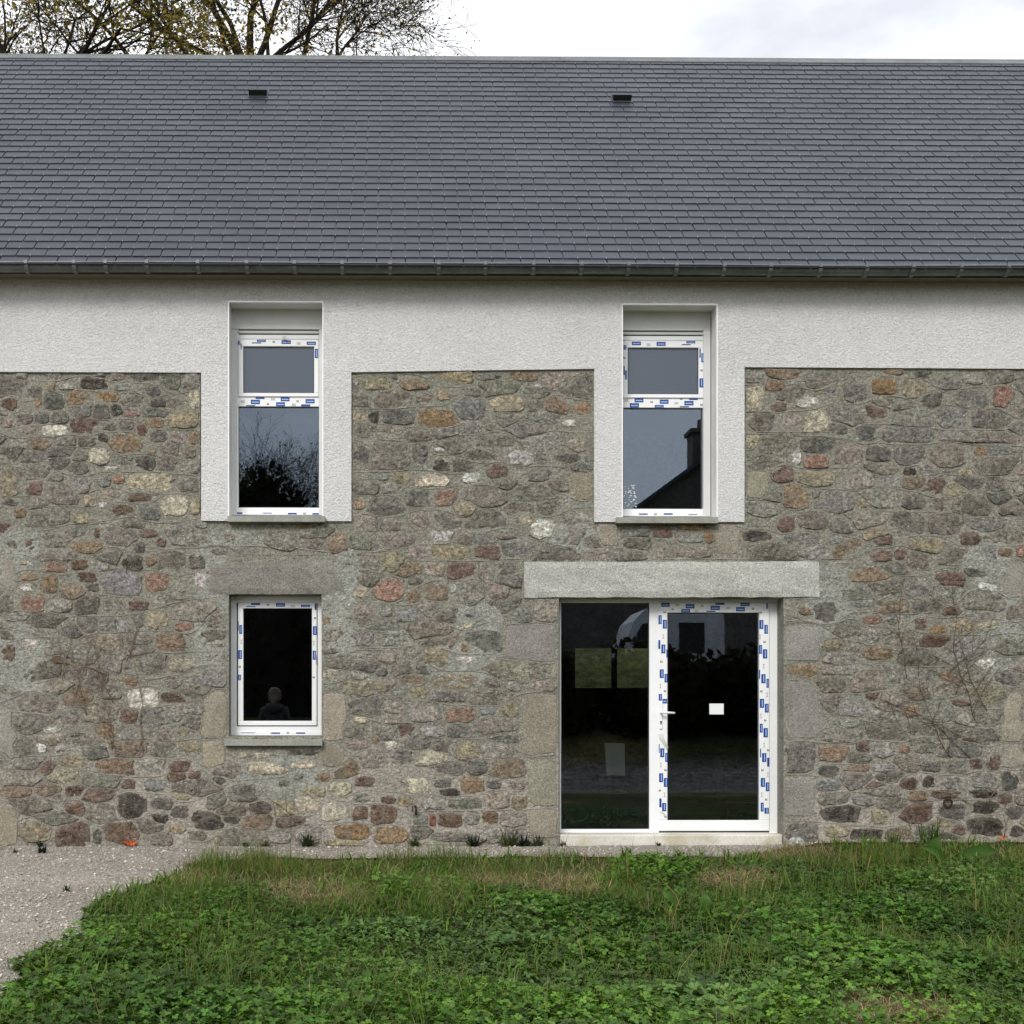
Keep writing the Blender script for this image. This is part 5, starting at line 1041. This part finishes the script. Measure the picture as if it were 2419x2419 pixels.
sz = g.gamma(4, .0017, n_).clip(.003, .022); ang = g.uniform(0, 6.28, n_); V = oc[None] * (1 + g.uniform(-.35, .35, (n_, 6, 1))) * sz[:, None, None] * np.array([1, .75, .5])
V = V + g.normal(0, .15, (n_, 6, 3)) * sz[:, None, None]
ca_, sa_ = np.cos(ang)[:, None], np.sin(ang)[:, None]; V = np.stack([V[..., 0] * ca_ - V[..., 1] * sa_, V[..., 0] * sa_ + V[..., 1] * ca_, V[..., 2]], -1) + np.stack([x, y, gz(x, y) + .006 + sz * .2], -1)[:, None]
pal = np.array([alb(158, 150, 140), alb(178, 170, 160), alb(132, 125, 115), alb(150, 137, 124), alb(200, 194, 184), alb(104, 98, 91)]); pc = pal[g.choice(6, n_, p=[.33, .25, .22, .12, .03, .05])] * g.uniform(.75, 1.2, (n_, 1))
F = (of[None] + 6 * np.arange(n_)[:, None, None]).reshape(-1, 3)
link('loose_gravel', npmesh('loose_gravel', V.reshape(-1, 3), F, 'pebble', np.repeat(pc, 6, 0)), kind='stuff', label='loose pinkish grey gravel on the path', cat='gravel')
# zones of the lawn, in the photo: straw patches, grass along the upper edge, clover below
STRAW = [(760, 2110, 130, 28), (1010, 2098, 60, 22), (1180, 2085, 90, 20), (1330, 2090, 90, 22), (2090, 2395, 150, 40), (1850, 2010, 110, 14), (1740, 2075, 90, 26), (420, 2070, 80, 18), (2210, 2400, 60, 30)]
def zone(x, y):
    px, py = proj(x, y, gz(x, y) + .03); wob = 60 * (fbm(x * 1.4, y * 1.4, 101) - .5)
    strawz = np.zeros(len(x))
    for a, b, c_, d_ in STRAW: strawz = np.maximum(strawz, 1 - sm(.5, 1.2, np.sqrt(((px - a) / c_ / 1.25) ** 2 + ((py - b) / d_ / 1.25) ** 2) + .4 * (fbm(x * 5, y * 5, 111) - .5)))
    clov = sm(2085, 2135, py + wob) ; clov = np.maximum(clov, sm(1420, 1600, px + wob) * sm(2030, 2070, py + wob) * .8)
    clov = clov * (1 - .9 * strawz); return px, py, clov, strawz
x, y = view_points(244000, -6.2, -.02); k = lawn_mask(x, y, .12); x, y = x[k], y[k]; px, py, clov, strawz = zone(x, y)
pat = fbm(x * 1.7, y * 1.7, 121); k = g.random(len(x)) < clov * (.50 + .75 * sm(.3, .6, pat)); x, y, px, py = x[k], y[k], px[k], py[k]; n_ = len(x)
lump = fbm(x * 1.3, y * 1.3, 131); hgt_ = (.030 + .085 * sm(.25, .75, lump)) * g.uniform(.25, 1.15, n_); z = gz(x, y) + hgt_
big = .8 + .55 * sm(.35, .7, fbm(x * .9 + 7, y * .9, 141)); ls = g.uniform(.012, .019, n_) * big * (1 + .25 * sm(-3.2, -5.2, y))
lt = np.array([(0, 0, 0), (.36, .44, .17), (.86, .40, .15), (.97, 0, .02), (.86, -.40, .15), (.36, -.44, .17)])
nA = g.normal(0, .38, (n_, 2)); up = np.stack([nA[:, 0], nA[:, 1] - .10, np.ones(n_)], -1); up /= np.linalg.norm(up, axis=1)[:, None]
a0 = g.uniform(0, 6.28, n_); rr = np.stack([np.cos(a0), np.sin(a0), np.zeros(n_)], -1); rr -= up * (rr * up).sum(1)[:, None]; rr /= np.linalg.norm(rr, axis=1)[:, None]; tt = np.cross(up, rr)
Vs = []
for q in range(3):
    ph = q * 2.094 + g.normal(0, .12, n_); e = rr * np.cos(ph)[:, None] + tt * np.sin(ph)[:, None]; f = np.cross(up, e); dr = g.uniform(-.15, .30, n_)
    Vs.append(np.stack([x, y, z], -1)[:, None] + ls[:, None, None] * (lt[None, :, 0:1] * e[:, None] + lt[None, :, 1:2] * f[:, None] + (lt[None, :, 2:3] + lt[None, :, 0:1] * dr[:, None, None]) * up[:, None]))
V = np.stack(Vs, 1).reshape(-1, 3); b6 = np.arange(n_ * 3) * 6; F = np.stack([np.stack([b6, b6 + 1, b6 + 2, b6 + 3], -1), np.stack([b6, b6 + 3, b6 + 4, b6 + 5], -1)], 1).reshape(-1, 4)
hue = fbm(x * 1.1 + 3, y * 1.1, 151)[:, None]; c1_, c2_, c3_ = np.array((.033, .090, .009)), np.array((.076, .160, .012)), np.array((.080, .142, .036))
col = c1_ * (1 - hue) + c2_ * hue; blu = sm(.5, .75, fbm(x * 1.5, y * 1.5 + 9, 161))[:, None]; col = col * (1 - .6 * blu) + c3_ * .6 * blu
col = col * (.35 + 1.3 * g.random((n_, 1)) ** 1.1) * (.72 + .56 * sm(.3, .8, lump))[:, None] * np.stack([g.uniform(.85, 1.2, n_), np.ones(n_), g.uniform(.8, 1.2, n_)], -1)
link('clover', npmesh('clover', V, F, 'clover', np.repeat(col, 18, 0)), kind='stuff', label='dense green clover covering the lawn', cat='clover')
# grass blades
def blades(name, x, y, ht, wd, lean, col, label, cat):
    n_ = len(x); az = g.uniform(0, 6.28, n_); d = np.stack([np.cos(az), np.sin(az), np.zeros(n_)], -1); s = np.stack([-np.sin(az), np.cos(az), np.zeros(n_)], -1); b = np.stack([x, y, gz(x, y)], -1)
    ps = []
    for t, w in ((0, 1.), (.38, .85), (.72, .55), (1, .06)):
        p = b + d * (lean * ht * t ** 1.7)[:, None]; p[:, 2] += ht * (t - .35 * lean.clip(0, 1.2) * t ** 2)
        ps += [p - s * (wd * w)[:, None], p + s * (wd * w)[:, None]]
    V = np.stack(ps, 1).reshape(-1, 3); b8 = np.arange(n_)[:, None] * 8; F = np.concatenate([b8 + np.array([[0, 1, 3, 2]]), b8 + np.array([[2, 3, 5, 4]]), b8 + np.array([[4, 5, 7, 6]])], 1).reshape(-1, 4)
    link(name, npmesh(name, V, F, 'grass', np.repeat(col, 8, 0)), kind='stuff', label=label, cat=cat)
x, y = view_points(170000, -6.2, -.02); k = lawn_mask(x, y, .2); x, y = x[k], y[k]; px, py, clov, strawz = zone(x, y)
tuft = sm(.42, .66, fbm(x * 2.3, y * 2.3, 171)); den = np.maximum((1 - clov) * (.55 + .4 * tuft), .16 + .30 * tuft) * (1 - .85 * strawz); k = g.random(len(x)) < den; x, y, clov, tuft = x[k], y[k], clov[k], tuft[k]; n_ = len(x)
ht = (.05 + .09 * tuft) * g.gamma(6, 1 / 6, n_) * (1 + .25 * clov); gc = np.array((.076, .142, .018)) * g.uniform(.6, 1.5, (n_, 1)); dry = g.random(n_) < .16; gc[dry] = np.array((.22, .17, .075)) * g.uniform(.5, 1.3, (dry.sum(), 1))
yel = g.random(n_) < .25; gc[yel] = gc[yel] * np.array((1.5, 1.15, .9))
blades('grass', x, y, ht, g.uniform(.0010, .0026, n_), g.uniform(.1, 1.3, n_), gc, 'green grass growing along the gravel and through the clover', 'grass')
x, y = view_points(190000, -6.2, -.02); k = lawn_mask(x, y, .3); x, y = x[k], y[k]; px, py, clov, strawz = zone(x, y); k = g.random(len(x)) < np.maximum(.95 * strawz, .012 + .08 * (1 - clov)); x, y, strawz = x[k], y[k], strawz[k]; n_ = len(x)
pal = np.array([(.46, .38, .20), (.35, .27, .12), (.22, .16, .075), (.55, .48, .31)]); sc_ = pal[g.choice(4, n_, p=[.35, .3, .25, .1])] * g.uniform(.6, 1.25, (n_, 1))
nS = 160; xs2, ys2 = view_points(nS * 2, -6.0, -.4); k2 = lawn_mask(xs2, ys2); xs2, ys2 = xs2[k2], ys2[k2]
blades('dead_stalks', xs2, ys2, g.uniform(.10, .22, len(xs2)), g.uniform(.0010, .0016, len(xs2)), g.uniform(.2, 1.4, len(xs2)), np.array((.50, .42, .27)) * g.uniform(.6, 1.1, (len(xs2), 1)), 'pale dead stalks sticking out of the lawn', 'dead stalks')
x3, y3 = view_points(2600, -6.0, -.2); k2 = lawn_mask(x3, y3); x3, y3 = x3[k2], y3[k2]; rep = 6; cl = fbm(x3 * 1.2, y3 * 1.2, 191) > .55; x3, y3 = x3[cl], y3[cl]; x3 = np.repeat(x3, rep) + g.normal(0, .012, len(x3) * rep); y3 = np.repeat(y3, rep) + g.normal(0, .012, len(y3) * rep)
blades('lawn_weeds', x3, y3, g.uniform(.07, .15, len(x3)), g.uniform(.004, .009, len(x3)), g.uniform(.4, 1.3, len(x3)), np.array((.095, .185, .022)) * g.uniform(.6, 1.3, (len(x3), 1)), 'broader leaved weeds scattered through the clover', 'weeds')
blades('dry_grass', x, y, g.uniform(.04, .12, n_), g.uniform(.0010, .0022, n_), g.uniform(.5, 3.0, n_), sc_, 'straw-coloured dead grass lying in patches on the lawn', 'dry grass')
